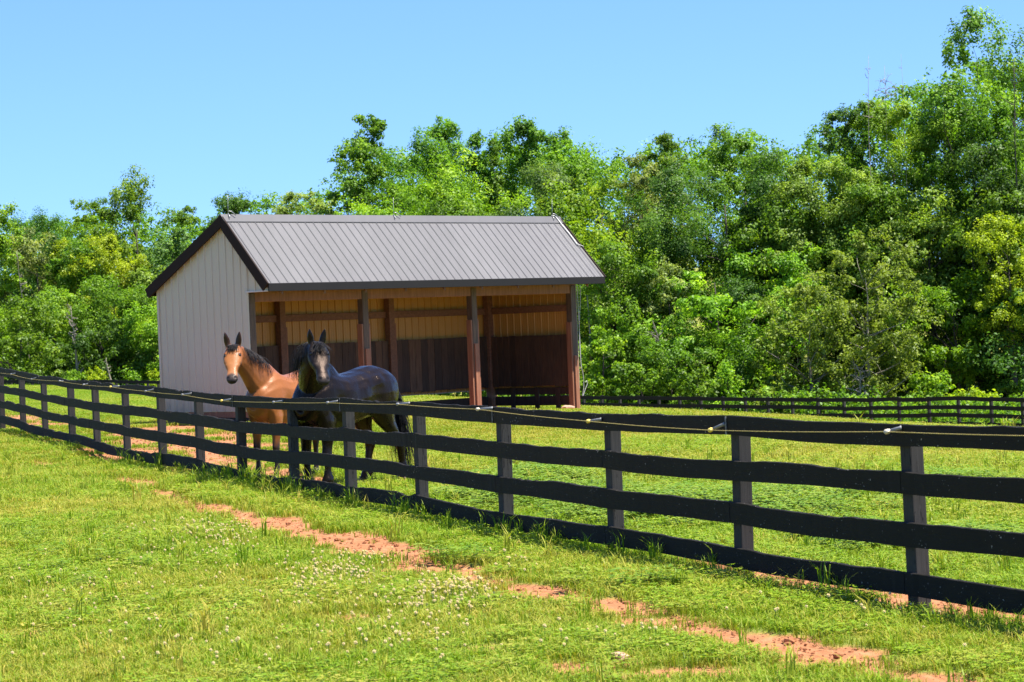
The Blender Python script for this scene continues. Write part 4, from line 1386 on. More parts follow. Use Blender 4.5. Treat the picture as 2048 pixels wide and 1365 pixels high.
def coat_mat(name, rough, coat, spec=.45, gloss=0.0, tint=(1, .80, .66, 1), mbump=.6):
    t = NT(name)
    c = t.attr('coat', out='Color')
    P = t.coord('Object', (30, 30, 9)); n1 = t.noise(6, 4, .6, P); n2 = t.noise(2.2, 3, .5, t.coord('Object'))
    c2 = t.mix(t.math('MULTIPLY', n2, .35), c, (.5, .42, .38), 'MULTIPLY')
    c2 = t.mix(t.math('MULTIPLY', n1, .25), c2, (.6, .55, .5), 'MULTIPLY')
    hair = t.noise(5, 3, .6, t.coord('Object', (60, 60, 14)))
    mus = t.noise(3.6, 1.5, .45, t.coord('Object', (1, 1, .8)))
    mus = t.math('ADD', mus, t.math('MULTIPLY', t.noise(13, 3, .6, t.coord('Object', (1, 1, .7))), .13))
    b1 = t.bump(mus, mbump, .06)
    b2 = t.n('ShaderNodeBump'); b2.inputs['Strength'].default_value = .22; b2.inputs['Distance'].default_value = .005
    t.l(hair, b2.inputs['Height']); t.l(b1.outputs[0], b2.inputs['Normal']); t.l(b2.outputs[0], t.b.inputs['Normal'])
    t.b.inputs['Specular Tint'].default_value = tint
    t.set(c2, t.math('ADD', t.math('MULTIPLY', t.noise(5, 4, .65, t.coord('Object')), .44), t.math('ADD', t.math('MULTIPLY', t.attr('hd'), .16), rough - .22)), spec=spec)
    t.b.inputs['Sheen Weight'].default_value = coat
    t.b.inputs['Coat Weight'].default_value = gloss; t.b.inputs['Coat Roughness'].default_value = .24
    t.l(b2.outputs[0], t.b.inputs['Coat Normal'])
    t.b.inputs['Sheen Roughness'].default_value = .4
    return t.m


def bay_colour(co, ht, hs, hf, oh, no, O, n, f, s):
    N = len(co); c = np.tile(np.array([.285, .096, .022]), (N, 1))

    def mix(m, k):
        nonlocal c
        m = np.clip(m, 0, 1)[:, None]; c = c * (1 - m) + np.array(k) * m
    mix(smoothstep(1.25, .75, co[:, 2]) * .25, (.33, .12, .03))
    mix(smoothstep(1.3, 1.55, co[:, 2]) * (~oh) * .35, (.19, .062, .02))
    lz = co[:, 2] + .02 * np.sin(co[:, 0] * 40)
    mix(smoothstep(.66, .44, lz), (.016, .011, .010))
    mix(smoothstep(.068, .055, co[:, 2]), (.06, .05, .045))
    mix(oh * smoothstep(-.02, .06, ht) * .55, (.27, .09, .021))
    mix(oh * np.exp(-((ht - .30) / .13) ** 2) * (hf > 0) * .35, (.40, .17, .05))
    mix(oh * smoothstep(.40, .47, ht) * np.exp(-((hf + .012) / .05) ** 2) * .6, (.50, .30, .17))
    mix(oh * smoothstep(.455, .51, ht - .35 * np.abs(hs) + .5 * np.clip(-hf - .01, 0, 1)), (.022, .016, .015))
    up = (co[:, 2] > O[2] + .045) & (np.abs(hs) > .025)
    mix(up * smoothstep(O[2] + .03, O[2] + .13, co[:, 2]) * .9, (.035, .015, .008))
    mix(up * (no @ f > .3) * .85, (.03, .014, .009))
    for sg in (-1, 1):
        d = np.linalg.norm(co - (O + n * .156 + f * .044 + s * sg * .110), axis=1); mix(np.exp(-(d / .026) ** 2) * .95, (.02, .010, .006))
        d = np.linalg.norm(co - (O + n * .548 + f * .034 + s * sg * .052), axis=1); mix(np.exp(-(d / .017) ** 2), (.004, .003, .003))
    return c


def black_colour(co, ht, hs, hf, oh, no, O, n, f, s):
    N = len(co); c = np.tile(np.array([.0065, .0050, .0044]), (N, 1))

    def mix(m, k):
        nonlocal c
        m = np.clip(m, 0, 1)[:, None]; c = c * (1 - m) + np.array(k) * m
    mix(smoothstep(.55, .1, co[:, 0]) * smoothstep(.6, 1.0, co[:, 2]) * .75, (.0105, .007, .006))  # sunlit brown of barrel and rump painted into the black coat
    mix((co[:, 0] < -.2) * (co[:, 1] < .1) * smoothstep(.95, .7, co[:, 2]) * .8, (.060, .024, .013))
    mix(smoothstep(.068, .055, co[:, 2]), (.34, .27, .21))
    mix(oh * (hf > 0) * smoothstep(.05, .35, ht) * .55, (.020, .017, .0165))
    mix(oh * smoothstep(.44, .52, ht) * .7, (.026, .023, .022))
    star = np.exp(-((ht - .085) / .030) ** 2 - ((hs - .008) / .012) ** 2) * (hf > .03)
    mix(star * 1.2 * oh, (.62, .58, .55))
    for sg in (-1, 1):
        d = np.linalg.norm(co - (O + n * .548 + f * .034 + s * sg * .052), axis=1); mix(np.exp(-(d / .017) ** 2), (.002, .002, .002))
    return c


def hair_material(name, c):
    t = NT(name); t.set(c, .55, spec=.3); return t.m


def drop_tail(p, rng, flow, ln):
    return flow(p, (-.7, rng.normal(0, .25), .1), ln * rng.uniform(.5, 1.05), .35, .09, 10)


def swish_tail(p, rng, flow, ln):
    P = flow(p, (-.45, rng.normal(0, .2), -.1), ln * rng.uniform(.55, 1.05), .55, .10, 11)
    k = rng.uniform(-.2, 1.3)
    return [q + np.array([-.06, .09, 0]) * (i / 11) ** 2 * k for i, q in enumerate(P)]


# bay: forefeet seen at columns 513 and 547
HB = np.array([-.53, -.848]); HB /= np.linalg.norm(HB)
SB = .90
fb = at_depth(531, 900, 31.2)
lb = fb[:2] - HB * .61 * SB
make_horse('horse', 'bay horse with black mane and legs looking over the fence, left of the black horse', (lb[0], lb[1], T1(lb[0], lb[1]) - .005), HB, SB,
           [(.42, 0, 1.20, .185, .33), (.64, 0, 1.40, .145, .275), (.82, -.03, 1.58, .118, .215), (.98, -.06, 1.71, .102, .168), (1.08, -.085, 1.80, .092, .132), (1.12, -.09, 1.84, .078, .095)],
           R(31), -.03, .74, [('f', 1, .03, 0, 0), ('f', -1, .0, 0, 0), ('h', 1, .05, 0, 0), ('h', -1, -.12, 0, 0)], bay_colour,
           coat_mat('bay_coat', .44, .02, .3, .15), hair_material('black_hair_bay', (.016, .012, .011)), 1, .27, drop_tail, seed=5)
HK = np.array([-.60, -.80]); HK /= np.linalg.norm(HK)
SK = .925
fk = at_depth(630, 900, 28.98)
lk = fk[:2] - HK * .61 * SK
make_horse('horse', 'heavy black horse with a white forehead star looking over the fence', (lk[0], lk[1], T1(lk[0], lk[1]) - .005), HK, SK,
           [(.40, 0, 1.20, .23, .36), (.57, .02, 1.42, .205, .33), (.70, .09, 1.57, .175, .28), (.79, .17, 1.68, .145, .225), (.84, .275, 1.765, .115, .165), (.86, .32, 1.805, .088, .11)],
           R(57), .07, .75, [('f', 1, .03, 0, 0), ('f', -1, .0, 0, 0), ('h', 1, -.26, .02, 0), ('h', -1, .12, 0, 0)], black_colour,
           coat_mat('black_coat', .27, 0.0, .24, tint=(1, .70, .53, 1), mbump=1.0), hair_material('black_hair', (.010, .008, .008)), -1, .42, swish_tail, heavy=1.32, feather=True, girth=1.10, tail_len=1.15, ear_turn=(0, .5), seed=6, hw=1.26, lock_len=.26, ear=(1.2, 1.25))
# ------------------------------------------------------------------ trees
GREENS = {
    'mid':    leaf_mat('leaves_mid_green',    (0.056, 0.122, 0.009), (0.123, 0.245, 0.018), (0.271, 0.408, 0.038)),
    'bright': leaf_mat('leaves_bright_green', (0.077, 0.173, 0.009), (0.184, 0.336, 0.018), (0.391, 0.530, 0.045)),
    'dark':   leaf_mat('leaves_dark_green',   (0.037, 0.092, 0.013), (0.077, 0.173, 0.022), (0.160, 0.276, 0.042)),
    'blue':   leaf_mat('leaves_blue_green',   (0.052, 0.113, 0.024), (0.117, 0.213, 0.050), (0.248, 0.347, 0.092)),
    'yellow': leaf_mat('leaves_yellow_green', (0.144, 0.213, 0.009), (0.301, 0.399, 0.016), (0.529, 0.613, 0.045)),
    'olive':  leaf_mat('leaves_olive_green',  (0.095, 0.154, 0.018), (0.203, 0.286, 0.038), (0.363, 0.440, 0.084)),
    'pale':   leaf_mat('leaves_pale_grey_green', (0.101, 0.154, 0.035), (0.225, 0.295, 0.073), (0.424, 0.480, 0.147)),
}
M_BARK = wood_mat('tree_bark', (.035, .027, .02), (.10, .08, .062), (5, 5, 1.2), .9, .5)
M_BARKP = wood_mat('pale_bark', (.16, .135, .10), (.34, .30, .235), (5, 5, 1.2), .9, .4)


def limbs(rng, H, W, clumps, r0, n, wander=.04, base_h=.0):
    """tapered trunk with limbs reaching some of the leaf clumps, in tree space"""
    mb = MB()
    zs = np.linspace(-.3, H * .74, 9)
    ox = np.cumsum(rng.normal(0, wander * W * .25, 9)); oy = np.cumsum(rng.normal(0, wander * W * .25, 9)); ox -= ox[0]; oy -= oy[0]
    T = np.stack([ox, oy, zs], -1)
    mb.tube(T, np.linspace(r0, r0 * .08, 9), 7)
    ids = rng.choice(len(clumps), min(n, len(clumps)), replace=False)
    for i in ids:
        c = clumps[i]
        d = math.hypot(c[0], c[1])
        z0 = np.clip(c[2] - d * rng.uniform(.5, 1.1) - .3, H * .06 + base_h * .5, H * .7)
        a = np.array([np.interp(z0, zs, ox), np.interp(z0, zs, oy), z0])
        mid = (a + c) / 2 + np.array([rng.normal(0, .08 * W), rng.normal(0, .08 * W), -.05 * d + rng.normal(0, .2)])
        rr = r0 * np.interp(z0, zs, np.linspace(1, .2, 9)) * .45
        mb.tube([a, a * .5 + mid * .5 + rng.normal(0, .1, 3), mid, (mid + c) / 2 + rng.normal(0, .12, 3), c], [rr, rr * .8, rr * .6, rr * .4, rr * .18], 5)
    return mb


def crown_clumps(rng, H, W, base, shape, n, D=None):
    """clump centres filling an uneven crown; base = lowest leaves as a fraction of H"""
    D = D or W
    out = []
    h0, h1 = H * base, H
    lobes = rng.uniform(0, 6.283, 5), rng.uniform(.7, 1.15, 5), rng.uniform(.1, .95, 5)
    tries = 0
    while len(out) < n and tries < n * 200:
        tries += 1
        t = rng.uniform(0, 1); a = rng.uniform(0, 6.283)
        if shape == 'round': pr = math.sqrt(max(0, 1 - (2 * t - 1) ** 2)) * .95 + .06
        elif shape == 'cone': pr = (1 - t) ** .75 * .95 + .07
        elif shape == 'column': pr = min(1, 4 * t + .25) * min(1, 2.4 * (1 - t) + .16) * .8
        elif shape == 'vase': pr = (.45 + .55 * min(1, t * 1.8)) * math.sqrt(max(0, 1 - max(0, (t - .55) / .45) ** 2)) + .10
        elif shape == 'skirt': pr = math.sqrt(max(0, 1 - max(0, (t - .35) / .65) ** 2)) * (.8 + .2 * min(1, t * 4)) + .05
        else: pr = 1
        lob = 1
        for la, lr, lt in zip(*lobes):
            lob += .26 * (lr - .85) * 2 * math.cos(a - la) * math.exp(-((t - lt) / .25) ** 2) * 2
        pr *= np.clip(lob, .6, 1.3)
        if rng.uniform() > (pr + .15) / 1.1: continue
        rr = rng.uniform(0, 1) ** .42
        x = math.cos(a) * pr * rr * W / 2; y = math.sin(a) * pr * rr * D / 2
        z = h0 + (h1 - h0) * t
        out.append((x, y, z))
    return np.array(out)


def leaves_at(rng, clumps, rad, nleaf, size, flat=.72, sub=6, up=.45):
    """leaf faces gathered round sub-clumps of each clump"""
    nc = len(clumps)
    cr = rad * rng.uniform(.6, 1.35, nc)
    dirs = rng.normal(size=(nc, sub, 3)); dirs /= np.linalg.norm(dirs, axis=2)[..., None]
    dirs[..., 2] = np.where(rng.uniform(size=(nc, sub)) < .7, np.abs(dirs[..., 2]), dirs[..., 2])
    sc = clumps[:, None, :] + dirs * (cr[:, None, None] * rng.uniform(.35, 1.0, (nc, sub, 1))) * np.array([1, 1, flat])
    srad = cr[:, None] * rng.uniform(.25, .5, (nc, sub))
    per = max(1, int(nleaf / (nc * sub)))
    d2 = rng.normal(size=(nc, sub, per, 3)); d2 /= np.linalg.norm(d2, axis=3)[..., None]
    rr = rng.uniform(0, 1, (nc, sub, per, 1)) ** .5
    P = sc[:, :, None, :] + d2 * rr * srad[:, :, None, None] * np.array([1, 1, flat])
    Nn = d2 * .55 + dirs[:, :, None, :] * .35 + np.array([0, 0, up]) + rng.normal(0, .42, d2.shape)
    lvsub = rng.normal(0, .16, (nc, sub, 1)) + rng.normal(0, .10, (nc, 1, 1))
    lv = np.clip(.42 + lvsub + rng.normal(0, .17, (nc, sub, per)), 0, 1)
    P = P.reshape(-1, 3); Nn = Nn.reshape(-1, 3); lv = lv.reshape(-1)
    return P, Nn, lv


def leaf_mesh(rng, name, P, Nn, lv, size):
    n = len(P)
    Nn = Nn / (np.linalg.norm(Nn, axis=1)[:, None] + 1e-9)
    r = rng.normal(size=(n, 3)); U = np.cross(Nn, r); U /= (np.linalg.norm(U, axis=1)[:, None] + 1e-9); Vv = np.cross(Nn, U)
    s = (size * rng.uniform(.6, 1.35, n))[:, None]
    dr = Nn * s * .16
    a = P - U * s * .5 - dr; b = P + Vv * s * .30 + dr * .6; c = P + U * s * .55 - dr; d = P - Vv * s * .30 + dr * .6
    V = np.stack([a, b, c, d], 1).reshape(-1, 3)
    Fq = np.arange(n * 4).reshape(n, 4)
    me = mesh_np(name, V, Fq)
    attr(me, 'lv', lv, 'FLOAT', 'FACE')
    return me


TREES = 0


def tree(name, label, px, top, wpx, y, kind='mid', shape='round', base=.12, dens=1.0, leaf=.21, clumpf=.155, bark=None, nl=14, cat='tree', group=None, depthk=.8, r0=None, flat=.88, base_px=None, airy=0.0, up=.36, sub=10):
    """px, top, wpx: column, top row and width in the photograph; y: distance from the camera"""
    global TREES
    TREES += 1
    if px > 1100: y += 8
    rng = np.random.default_rng(1000 + TREES)
    c = at_depth(px, 700, y); x = c[0]
    g = T1(x, y)
    zt = at_depth(px, top, y)[2]
    H = zt - g
    W = wpx * 1.42 * y / F_PX
    leaf = min(leaf, .23) * rng.uniform(.62, 1.0)
    airy *= .45; dens = 1 + (dens - 1) * .6
    if shape in ('vase', 'column', 'cone'): flat = 1.15; dens *= 1.2; clumpf = max(clumpf, .15)
    if shape == 'vase': base *= .4
    o = thing(name, label, cat, (x, y, g), group)
    rad = max(.5, clumpf * min(W, H) * 1.25)
    He = H - rad * .8
    vol_n = int(np.clip(W * H * (1 - base) / (rad * rad) * .85, 14, 260) * (1 - airy * .5))
    cl = crown_clumps(rng, He, max(W - rad * .5, W * .55), base, shape, vol_n, max(W * depthk, 2.0))
    nleaf = int(np.clip(W * H * (1 - base) / (leaf * leaf) * 10 * dens, 1200, 130000))
    P, Nn, lv = leaves_at(rng, cl, rad, nleaf, leaf, flat, sub, up)
    me = leaf_mesh(rng, 'crown', P, Nn, lv, leaf)
    new_obj('crown', me, GREENS[kind], o)
    r0 = r0 or .018 * H + .04
    limbs(rng, H, W, cl, r0, nl).build('trunk', bark or M_BARK, o, True)
    return o


def bare_tree(name, label, px, top, wpx, y, n=9, r0=.07, lean=0.0, mat=None, fan=.6, base_z=None, cat='dead tree', group=None, seed=0, arch=0.0):
    rng = np.random.default_rng(500 + seed)
    if px > 1100: y += 8
    c = at_depth(px, 700, y); x = c[0]; g = T1(x, y)
    H = at_depth(px, top, y)[2] - g; W = wpx * y / F_PX
    o = thing(name, label, cat, (x, y, g), group)
    mb = MB()
    zs = np.linspace(-.3, H, 10)
    T = np.stack([np.cumsum(rng.normal(0, .05, 10)) + lean * np.linspace(0, 1, 10) ** 1.3 * W, np.cumsum(rng.normal(0, .05, 10)), zs], -1)
    mb.tube(T, np.linspace(r0, r0 * .12, 10), 6)
    for i in range(n):
        f = rng.uniform(fan, .97); z0 = H * f
        a = np.array([np.interp(z0, zs, T[:, 0]), np.interp(z0, zs, T[:, 1]), z0])
        an = rng.uniform(0, 6.283); ln = W * rng.uniform(.25, .6)
        d = np.array([math.cos(an), math.sin(an) * .5, rng.uniform(.2, 1.1) - arch * .4]); P = [a]
        for q in range(6):
            d = d + rng.normal(0, .22, 3) + np.array([0, 0, .06 - arch * .28]); d /= np.linalg.norm(d); P.append(P[-1] + d * ln / 6)
        rr = r0 * (1.1 - f) * .9 + .014
        mb.tube(P, np.linspace(rr, rr * .2, 7), 5)
        for q in range(3):
            k = rng.integers(2, 6); e = rng.normal(size=3); e[2] = abs(e[2]); e /= np.linalg.norm(e)
            mb.tube([P[k], P[k] + e * ln * .13 + rng.normal(0, .04, 3), P[k] + e * ln * .28 + rng.normal(0, .08, 3)], [rr * .45, rr * .3, rr * .12], 4)
    mb.build('branches', mat or M_BARKP, o, True)
    return o


# skyline and wood on the right, from the left edge of the right wood to the right edge of the frame
tree('broadleaf_tree', 'tallest tree on the skyline, airy crown on a dark forked trunk, far right', 1962, 8, 200, 150, 'mid', 'vase', .55, .75, .30, .085, nl=26, airy=.45, r0=.30)
tree('broadleaf_tree', 'dark tree at the right edge of the photo below the tallest crown', 2040, 215, 190, 146, 'dark', 'skirt', .04, 1.0, .30)
tree('broadleaf_tree', 'tall loose tree behind the tallest crown at the right edge', 2085, 92, 190, 158, 'bright', 'round', .3, .8, .30, airy=.3)
tree('broadleaf_tree', 'vine-covered light green mound under the bare skyline twigs', 1800, 158, 190, 150, 'bright', 'skirt', .04, 1.0, .28)
tree('broadleaf_tree', 'dense dark green tree left of the tallest trunk', 1905, 150, 130, 152, 'dark', 'round', .2, 1.0, .28)
tree('broadleaf_tree', 'dark pointed tree standing just left of the bare skyline twigs', 1718, 190, 110, 152, 'dark', 'skirt', .05, 1.0, .28)
tree('broadleaf_tree', 'light green tree sloping down left of the vine-covered mound', 1650, 262, 190, 150, 'olive', 'skirt', .03, 1.0, .28)
tree('broadleaf_tree', 'feathery tall tree with upright sprays, mid skyline right of the shed', 1505, 212, 150, 156, 'mid', 'vase', .3, .7, .28, .075, nl=24, airy=.4)
tree('broadleaf_tree', 'dark dense tree beneath the feathery skyline tree', 1450, 262, 250, 152, 'dark', 'skirt', .03, 1.05, .28)
tree('broadleaf_tree', 'small dark crown peeping over the pale grey-green tree', 1338, 252, 90, 166, 'mid', 'round', .3, 1.0, .28)
tree('broadleaf_tree', 'pale grey-green thin tree on the skyline right of the shed roof', 1292, 292, 120, 158, 'pale', 'round', .2, .75, .26, airy=.3)
tree('broadleaf_tree', 'mid green tree on the skyline above the right end of the shed roof', 1205, 308, 120, 164, 'mid', 'round', .15, 1.0, .28)
tree('broadleaf_tree', 'broad round-topped tree of upright clumps, skyline above the roof', 1115, 214, 175, 185, 'mid', 'vase', .35, .9, .30, .10, nl=20, airy=.15)
tree('broadleaf_tree', 'slim green spire between the two broad trees above the roof', 972, 238, 62, 190, 'mid', 'column', .3, .9, .28)
tree('broadleaf_tree', 'tiny leafy tip right of the slim spire on the skyline', 1003, 268, 26, 190, 'mid', 'column', .5, .9, .26)
tree('broadleaf_tree', 'tall many-tufted tree with sky gaps, skyline above the middle of the roof', 886, 212, 150, 190, 'mid', 'vase', .4, .85, .30, .10, nl=20, airy=.3)
tree('broadleaf_tree', 'tall tapering tree at the left end of the high skyline above the roof', 752, 216, 135, 185, 'mid', 'skirt', .05, 1.0, .30, .12)
tree('broadleaf_tree', 'bright green rounded tree below the many-tufted skyline tree', 885, 292, 240, 175, 'bright', 'round', .05, 1.05, .28)
tree('broadleaf_tree', 'grey-green tree directly behind the roof ridge', 1075, 318, 190, 172, 'blue', 'round', .05, 1.0, .28)
tree('broadleaf_tree', 'leafy light green tree just behind the left part of the ridge', 760, 395, 150, 165, 'bright', 'round', .05, 1.0, .28)
tree('broadleaf_tree', 'olive tree hugging the middle of the roof ridge', 930, 388, 170, 164, 'mid', 'round', .05, 1.0, .28)
tree('pine_tree', 'pale pine with upright needle tufts left of the tall tapering tree', 610, 378, 170, 190, 'pale', 'round', .1, 1.0, .28, .06, up=1.1)
tree('broadleaf_tree', 'round dark tree breaking the skyline above the gable peak', 463, 364, 105, 215, 'dark', 'round', .15, 1.0, .32)
tree('broadleaf_tree', 'small tree left of the round dark tree on the skyline', 392, 402, 90, 222, 'mid', 'round', .15, 1.0, .32)
tree('broadleaf_tree', 'tall ragged tree with sky showing through, highest on the left skyline', 278, 348, 125, 225, 'mid', 'vase', .4, .75, .32, .11, nl=22, airy=.35)
tree('broadleaf_tree', 'ragged two-pronged tree left of the tallest left-hand crown', 205, 382, 90, 228, 'bright', 'skirt', .3, .75, .32, airy=.3)
tree('broadleaf_tree', 'row-end dark tree low on the left skyline', 100, 418, 130, 232, 'dark', 'skirt', .1, 1.0, .32)
tree('broadleaf_tree', 'dull green low tree on the skyline between the dark tree and the left edge', 55, 432, 90, 235, 'blue', 'round', .1, 1.0, .32)
tree('broadleaf_tree', 'bright tree cut by the left edge of the photo', -5, 388, 95, 205, 'bright', 'skirt', .05, 1.0, .32)
tree('maple_tree', 'round yellow-green tree in the middle of the left wood', 240, 452, 125, 205, 'yellow', 'round', .1, 1.05, .30)
tree('broadleaf_tree', 'grey-green tree between the yellow-green tree and the gable', 345, 438, 130, 206, 'blue', 'round', .05, 1.0, .30)
tree('broadleaf_tree', 'light green tree touching the rear eave of the gable', 340, 505, 150, 198, 'olive', 'round', .04, 1.0, .28)
tree('broadleaf_tree', 'pale grey-green tree in the left wood with thin dead stems below', 85, 448, 150, 208, 'pale', 'round', .05, .95, .28)
tree('broadleaf_tree', 'mid green tree left of the yellow-green tree', 160, 480, 130, 206, 'mid', 'round', .05, 1.0, .28)
tree('broadleaf_tree', 'yellowish low tree between pale tree and yellow-green tree', 145, 470, 70, 210, 'yellow', 'round', .2, .9, .28)
tree('broadleaf_tree', 'soft willow-green tree above the grey dead branches', 110, 560, 190, 196, 'bright', 'skirt', .03, 1.0, .26)
tree('broadleaf_tree', 'large bushy tree left of the gable wall, lighter top', 240, 535, 190, 194, 'mid', 'skirt', .03, 1.0, .26)
tree('broadleaf_tree', 'bright leafy tree against the gable wall', 305, 600, 110, 190, 'bright', 'skirt', .03, 1.0, .26)
tree('broadleaf_tree', 'dark leafy tree at the lower left edge, above the near fence', 35, 590, 170, 190, 'mid', 'skirt', .02, 1.0, .26)
tree('broadleaf_tree', 'dark tree with its stem showing behind the two small bright shrubs', 200, 620, 150, 191, 'dark', 'skirt', .06, 1.0, .26, nl=18)
# front of the right wood
tree('maple_tree', 'big fresh green tree filling the view right of the roof', 1235, 322, 220, 156, 'bright', 'skirt', .04, 1.05, .27)
tree('broadleaf_tree', 'leafy tree beside the roof slope, in front of the big fresh green tree', 1255, 462, 170, 148, 'mid', 'skirt', .03, 1.0, .26)
tree('broadleaf_tree', 'pale-leaved slender tree right of the shed corner post', 1225, 600, 90, 146, 'bright', 'round', .05, .9, .24)
tree('broadleaf_tree', 'silvery-leaved sapling among green trees right of the shed', 1335, 520, 90, 147, 'pale', 'round', .1, .8, .24)
tree('broadleaf_tree', 'layered light green tree in the middle of the right wood', 1440, 470, 210, 146, 'bright', 'skirt', .03, 1.0, .26, flat=.62)
tree('broadleaf_tree', 'fresh green bushy tree above the far fence, right of the vine-hung trunk', 1345, 610, 170, 143, 'mid', 'skirt', .02, 1.0, .24)
tree('broadleaf_tree', 'light green tree left of the thin pale-barked trees', 1560, 455, 190, 147, 'bright', 'skirt', .03, 1.0, .26)
tree('broadleaf_tree', 'shaded green tree high in the middle of the right wood', 1600, 345, 200, 152, 'mid', 'skirt', .03, 1.0, .27)
tree('broadleaf_tree', 'sparse yellow-olive tree with its pale trunk showing, tallest of the thin pair', 1738, 452, 190, 138, 'olive', 'round', .10, .62, .22, .08, M_BARKP, 34, r0=.17, airy=.2)
tree('broadleaf_tree', 'shorter sparse olive tree with pale trunk, left of the thin pair', 1612, 560, 150, 139, 'olive', 'round', .12, .55, .22, .08, M_BARKP, 28, r0=.15, airy=.2)
tree('broadleaf_tree', 'tall viny tree with brown hanging stems below the mound', 1868, 330, 160, 147, 'olive', 'skirt', .08, .8, .26, nl=40, airy=.15)
tree('broadleaf_tree', 'deep green tree between the mound and the viny tree', 1745, 300, 170, 149, 'mid', 'skirt', .03, 1.0, .27)
tree('broadleaf_tree', 'dark green tree filling the right edge halfway up', 2010, 360, 170, 144, 'mid', 'skirt', .04, 1.0, .27)
tree('broadleaf_tree', 'yellow-green tree leaning in from the right edge', 2030, 415, 110, 141, 'yellow', 'round', .35, .9, .25)
tree('broadleaf_tree', 'leafy tree with a dark hollow to its left, right part of the wood', 1915, 515, 180, 143, 'bright', 'skirt', .1, .85, .25)
tree('broadleaf_tree', 'shaded tree under the right edge of the wood', 2045, 560, 150, 141, 'dark', 'skirt', .03, 1.0, .25)
tree('broadleaf_tree', 'small green tree filling the gap behind the far fence posts', 1500, 640, 130, 141, 'mid', 'skirt', .02, .9, .24)

# shrubs at the foot of the woods
SH = dict(cat='shrub', nl=8)
tree('shrub', 'round bright shrub, left one of the pair behind the near fence', 150, 738, 50, 186, 'bright', 'round', .03, 1.0, .2, **SH)
tree('shrub', 'pointed yellow-green shrub, right one of the pair behind the near fence', 186, 728, 46, 185, 'yellow', 'cone', .03, 1.1, .2, **SH)
tree('shrub', 'yellow-green shrub half hidden by the left corner of the shed', 312, 740, 42, 182, 'yellow', 'round', .03, 1.0, .2, **SH)
tree('shrub', 'bright leafy shrub right beside the shed corner post', 1200, 648, 90, 142, 'bright', 'skirt', .02, 1.0, .22, **SH)
tree('shrub', 'green shrub behind the far fence, near the shed', 1275, 720, 110, 141, 'mid', 'skirt', .02, 1.0, .22, **SH)
tree('shrub', 'low shrub under the vine-hung trunk', 1395, 725, 90, 139, 'mid', 'skirt', .02, .9, .22, **SH)
tree('shrub', 'vine-tangled bright shrub spilling toward the far fence', 1450, 735, 80, 138, 'bright', 'cone', .02, .9, .2, **SH)
tree('shrub', 'glossy dark shrub between the two thin pale trunks', 1665, 770, 90, 136, 'dark', 'round', .02, 1.0, .2, **SH)
tree('shrub', 'yellowish low shrub behind the far fence, left of the thin pair', 1560, 765, 110, 137, 'olive', 'round', .02, .9, .2, **SH)
tree('shrub', 'bright shrub in front of the dark hollow', 1870, 740, 110, 137, 'bright', 'round', .02, .9, .22, **SH)
tree('shrub', 'light green shrub right of the bright shrub before the hollow', 1940, 768, 80, 135, 'yellow', 'round', .02, .9, .22, **SH)
tree('shrub', 'shaded shrub at the right end of the far fence', 2040, 785, 80, 133, 'mid', 'round', .02, 1.0, .22, **SH)
tree('shrub', 'small-leaved shrub behind the far fence below the sparse trees', 1760, 790, 110, 134, 'bright', 'round', .02, .8, .2, **SH)

# dead wood
bare_tree('dead_tree', 'grey dead leaning tree with bare branches in the left wood', 158, 612, 40, 189, 16, .16, -.35, fan=.15, seed=1)
bare_tree('dead_tree', 'thin bare stems rising among leaves at the far left', 60, 500, 30, 200, 8, .07, -.3, fan=.6, seed=2)
bare_tree('dead_tree', 'pair of thin dead tops on the skyline above the mound', 1758, 110, 26, 148, 8, .07, .1, mat=M_BARKP, fan=.8, seed=3)
bare_tree('dead_tree', 'arching bare twigs on the skyline above the mound', 1790, 130, 60, 149, 16, .06, .0, mat=M_BARKP, fan=.9, seed=4, arch=1.0)
bare_tree('dead_tree', 'single upright dead twig right of the arching bare twigs', 1826, 108, 14, 149, 3, .05, .15, mat=M_BARKP, fan=.85, seed=5)
bare_tree('dead_tree', 'bare dark branches against the sky at the right edge', 2040, 120, 60, 144, 9, .12, .2, mat=M_BARK, fan=.8, seed=6)
bare_tree('dead_tree', 'tangle of bleached bare limbs between the two thin pale trunks', 1702, 735, 70, 135.5, 22, .12, .1, fan=.2, seed=7, arch=.4)
bare_tree('dead_tree', 'broken pale branches reaching left, right of the shed', 1345, 640, 60, 142, 14, .11, -.6, fan=.35, seed=8)
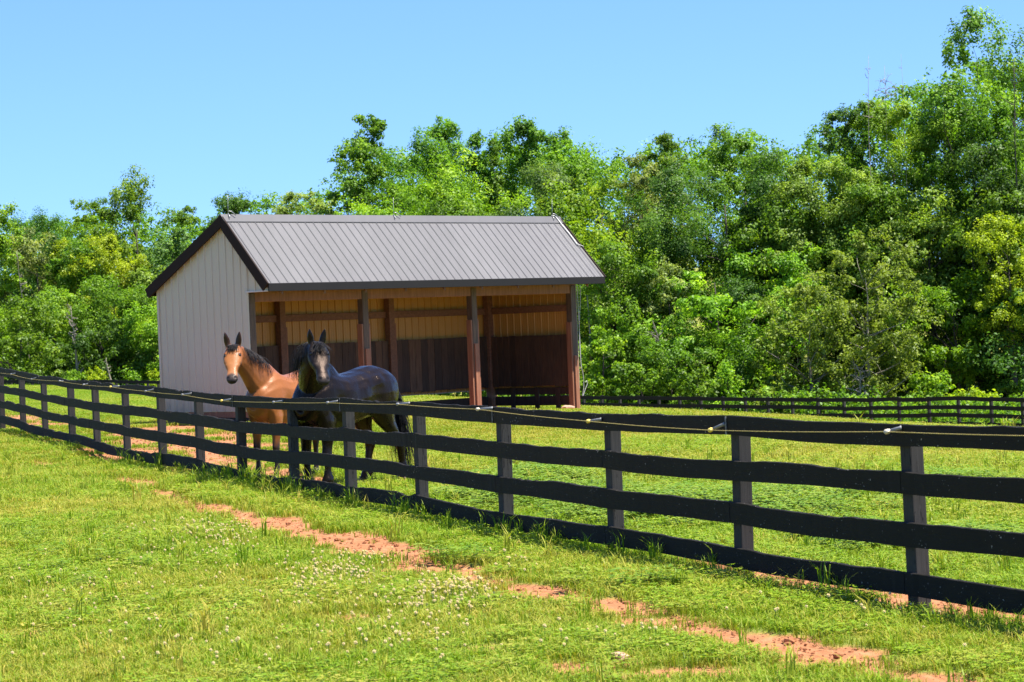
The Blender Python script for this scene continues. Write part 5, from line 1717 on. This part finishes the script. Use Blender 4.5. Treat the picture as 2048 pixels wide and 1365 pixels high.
bare_tree('dead_tree', 'pale leaning bare stem behind the shrub pair by the shed', 222, 715, 14, 187, 5, .13, -.8, fan=.5, seed=9)
bare_tree('dead_tree', 'pale stub of a trunk glimpsed right of the shed eave', 1186, 590, 14, 147, 4, .16, -.3, fan=.6, seed=10)


# the depth of the wood, which reads as one mass
def woods():
    rng = np.random.default_rng(77)
    Ps = []; Ns = []; Ls = []
    rows = [(-.24, .26, 12, 26, 1.0)]
    cl = []
    for u in np.linspace(-.27, .27, 210):
        yf = np.interp(u, [-.3, -.2, .03, .205, .3], [228, 220, 196, 156, 148])
        skyl = np.interp(u * F_PX + CXP, [-200, 0, 100, 200, 280, 400, 470, 540, 620, 690, 740, 830, 960, 1050, 1110, 1180, 1290, 1340, 1440, 1500, 1590, 1640, 1680, 1720, 1800, 1870, 1960, 2050, 2300],
                         [430, 420, 440, 425, 400, 420, 395, 398, 388, 355, 285, 290, 305, 280, 262, 315, 300, 278, 275, 250, 275, 272, 240, 205, 180, 165, 110, 150, 160])
        for k in range(20):
            y = yf + rng.uniform(18, 34)
            x = u * y + rng.uniform(-1, 1); g = T1(x, y)
            zt = at_depth(u * F_PX + CXP, skyl + 12 + rng.uniform(0, 14), y)[2]
            z = g + (zt - g) * rng.uniform(.02, 1) ** .8
            cl.append((x, y, z))
    cl = np.array(cl)
    P, Nn, lv = leaves_at(rng, cl, 1.5, 300000, .26, .8)
    o = new_obj('woods', leaf_mesh(rng, 'woods', P, Nn, lv, .28), GREENS['mid'])
    tag(o, kind='stuff')
    # low growth along the foot of the wood
    cl = []
    for u in np.linspace(-.26, .26, 420):
        yf = np.interp(u, [-.3, -.2, .03, .205, .3], [204, 195, 148, 125, 116])
        for k in range(3):
            y = yf + rng.uniform(4, 12); x = u * y + rng.normal(0, .4)
            cl.append((x, y, T1(x, y) + rng.uniform(.1, 1.5) ** 1.2))
    P, Nn, lv = leaves_at(rng, np.array(cl), .8, 62000, .2, .8)
    o = new_obj('undergrowth', leaf_mesh(rng, 'undergrowth', P, Nn, lv, .2), GREENS['mid'])
    tag(o, kind='stuff')


woods()
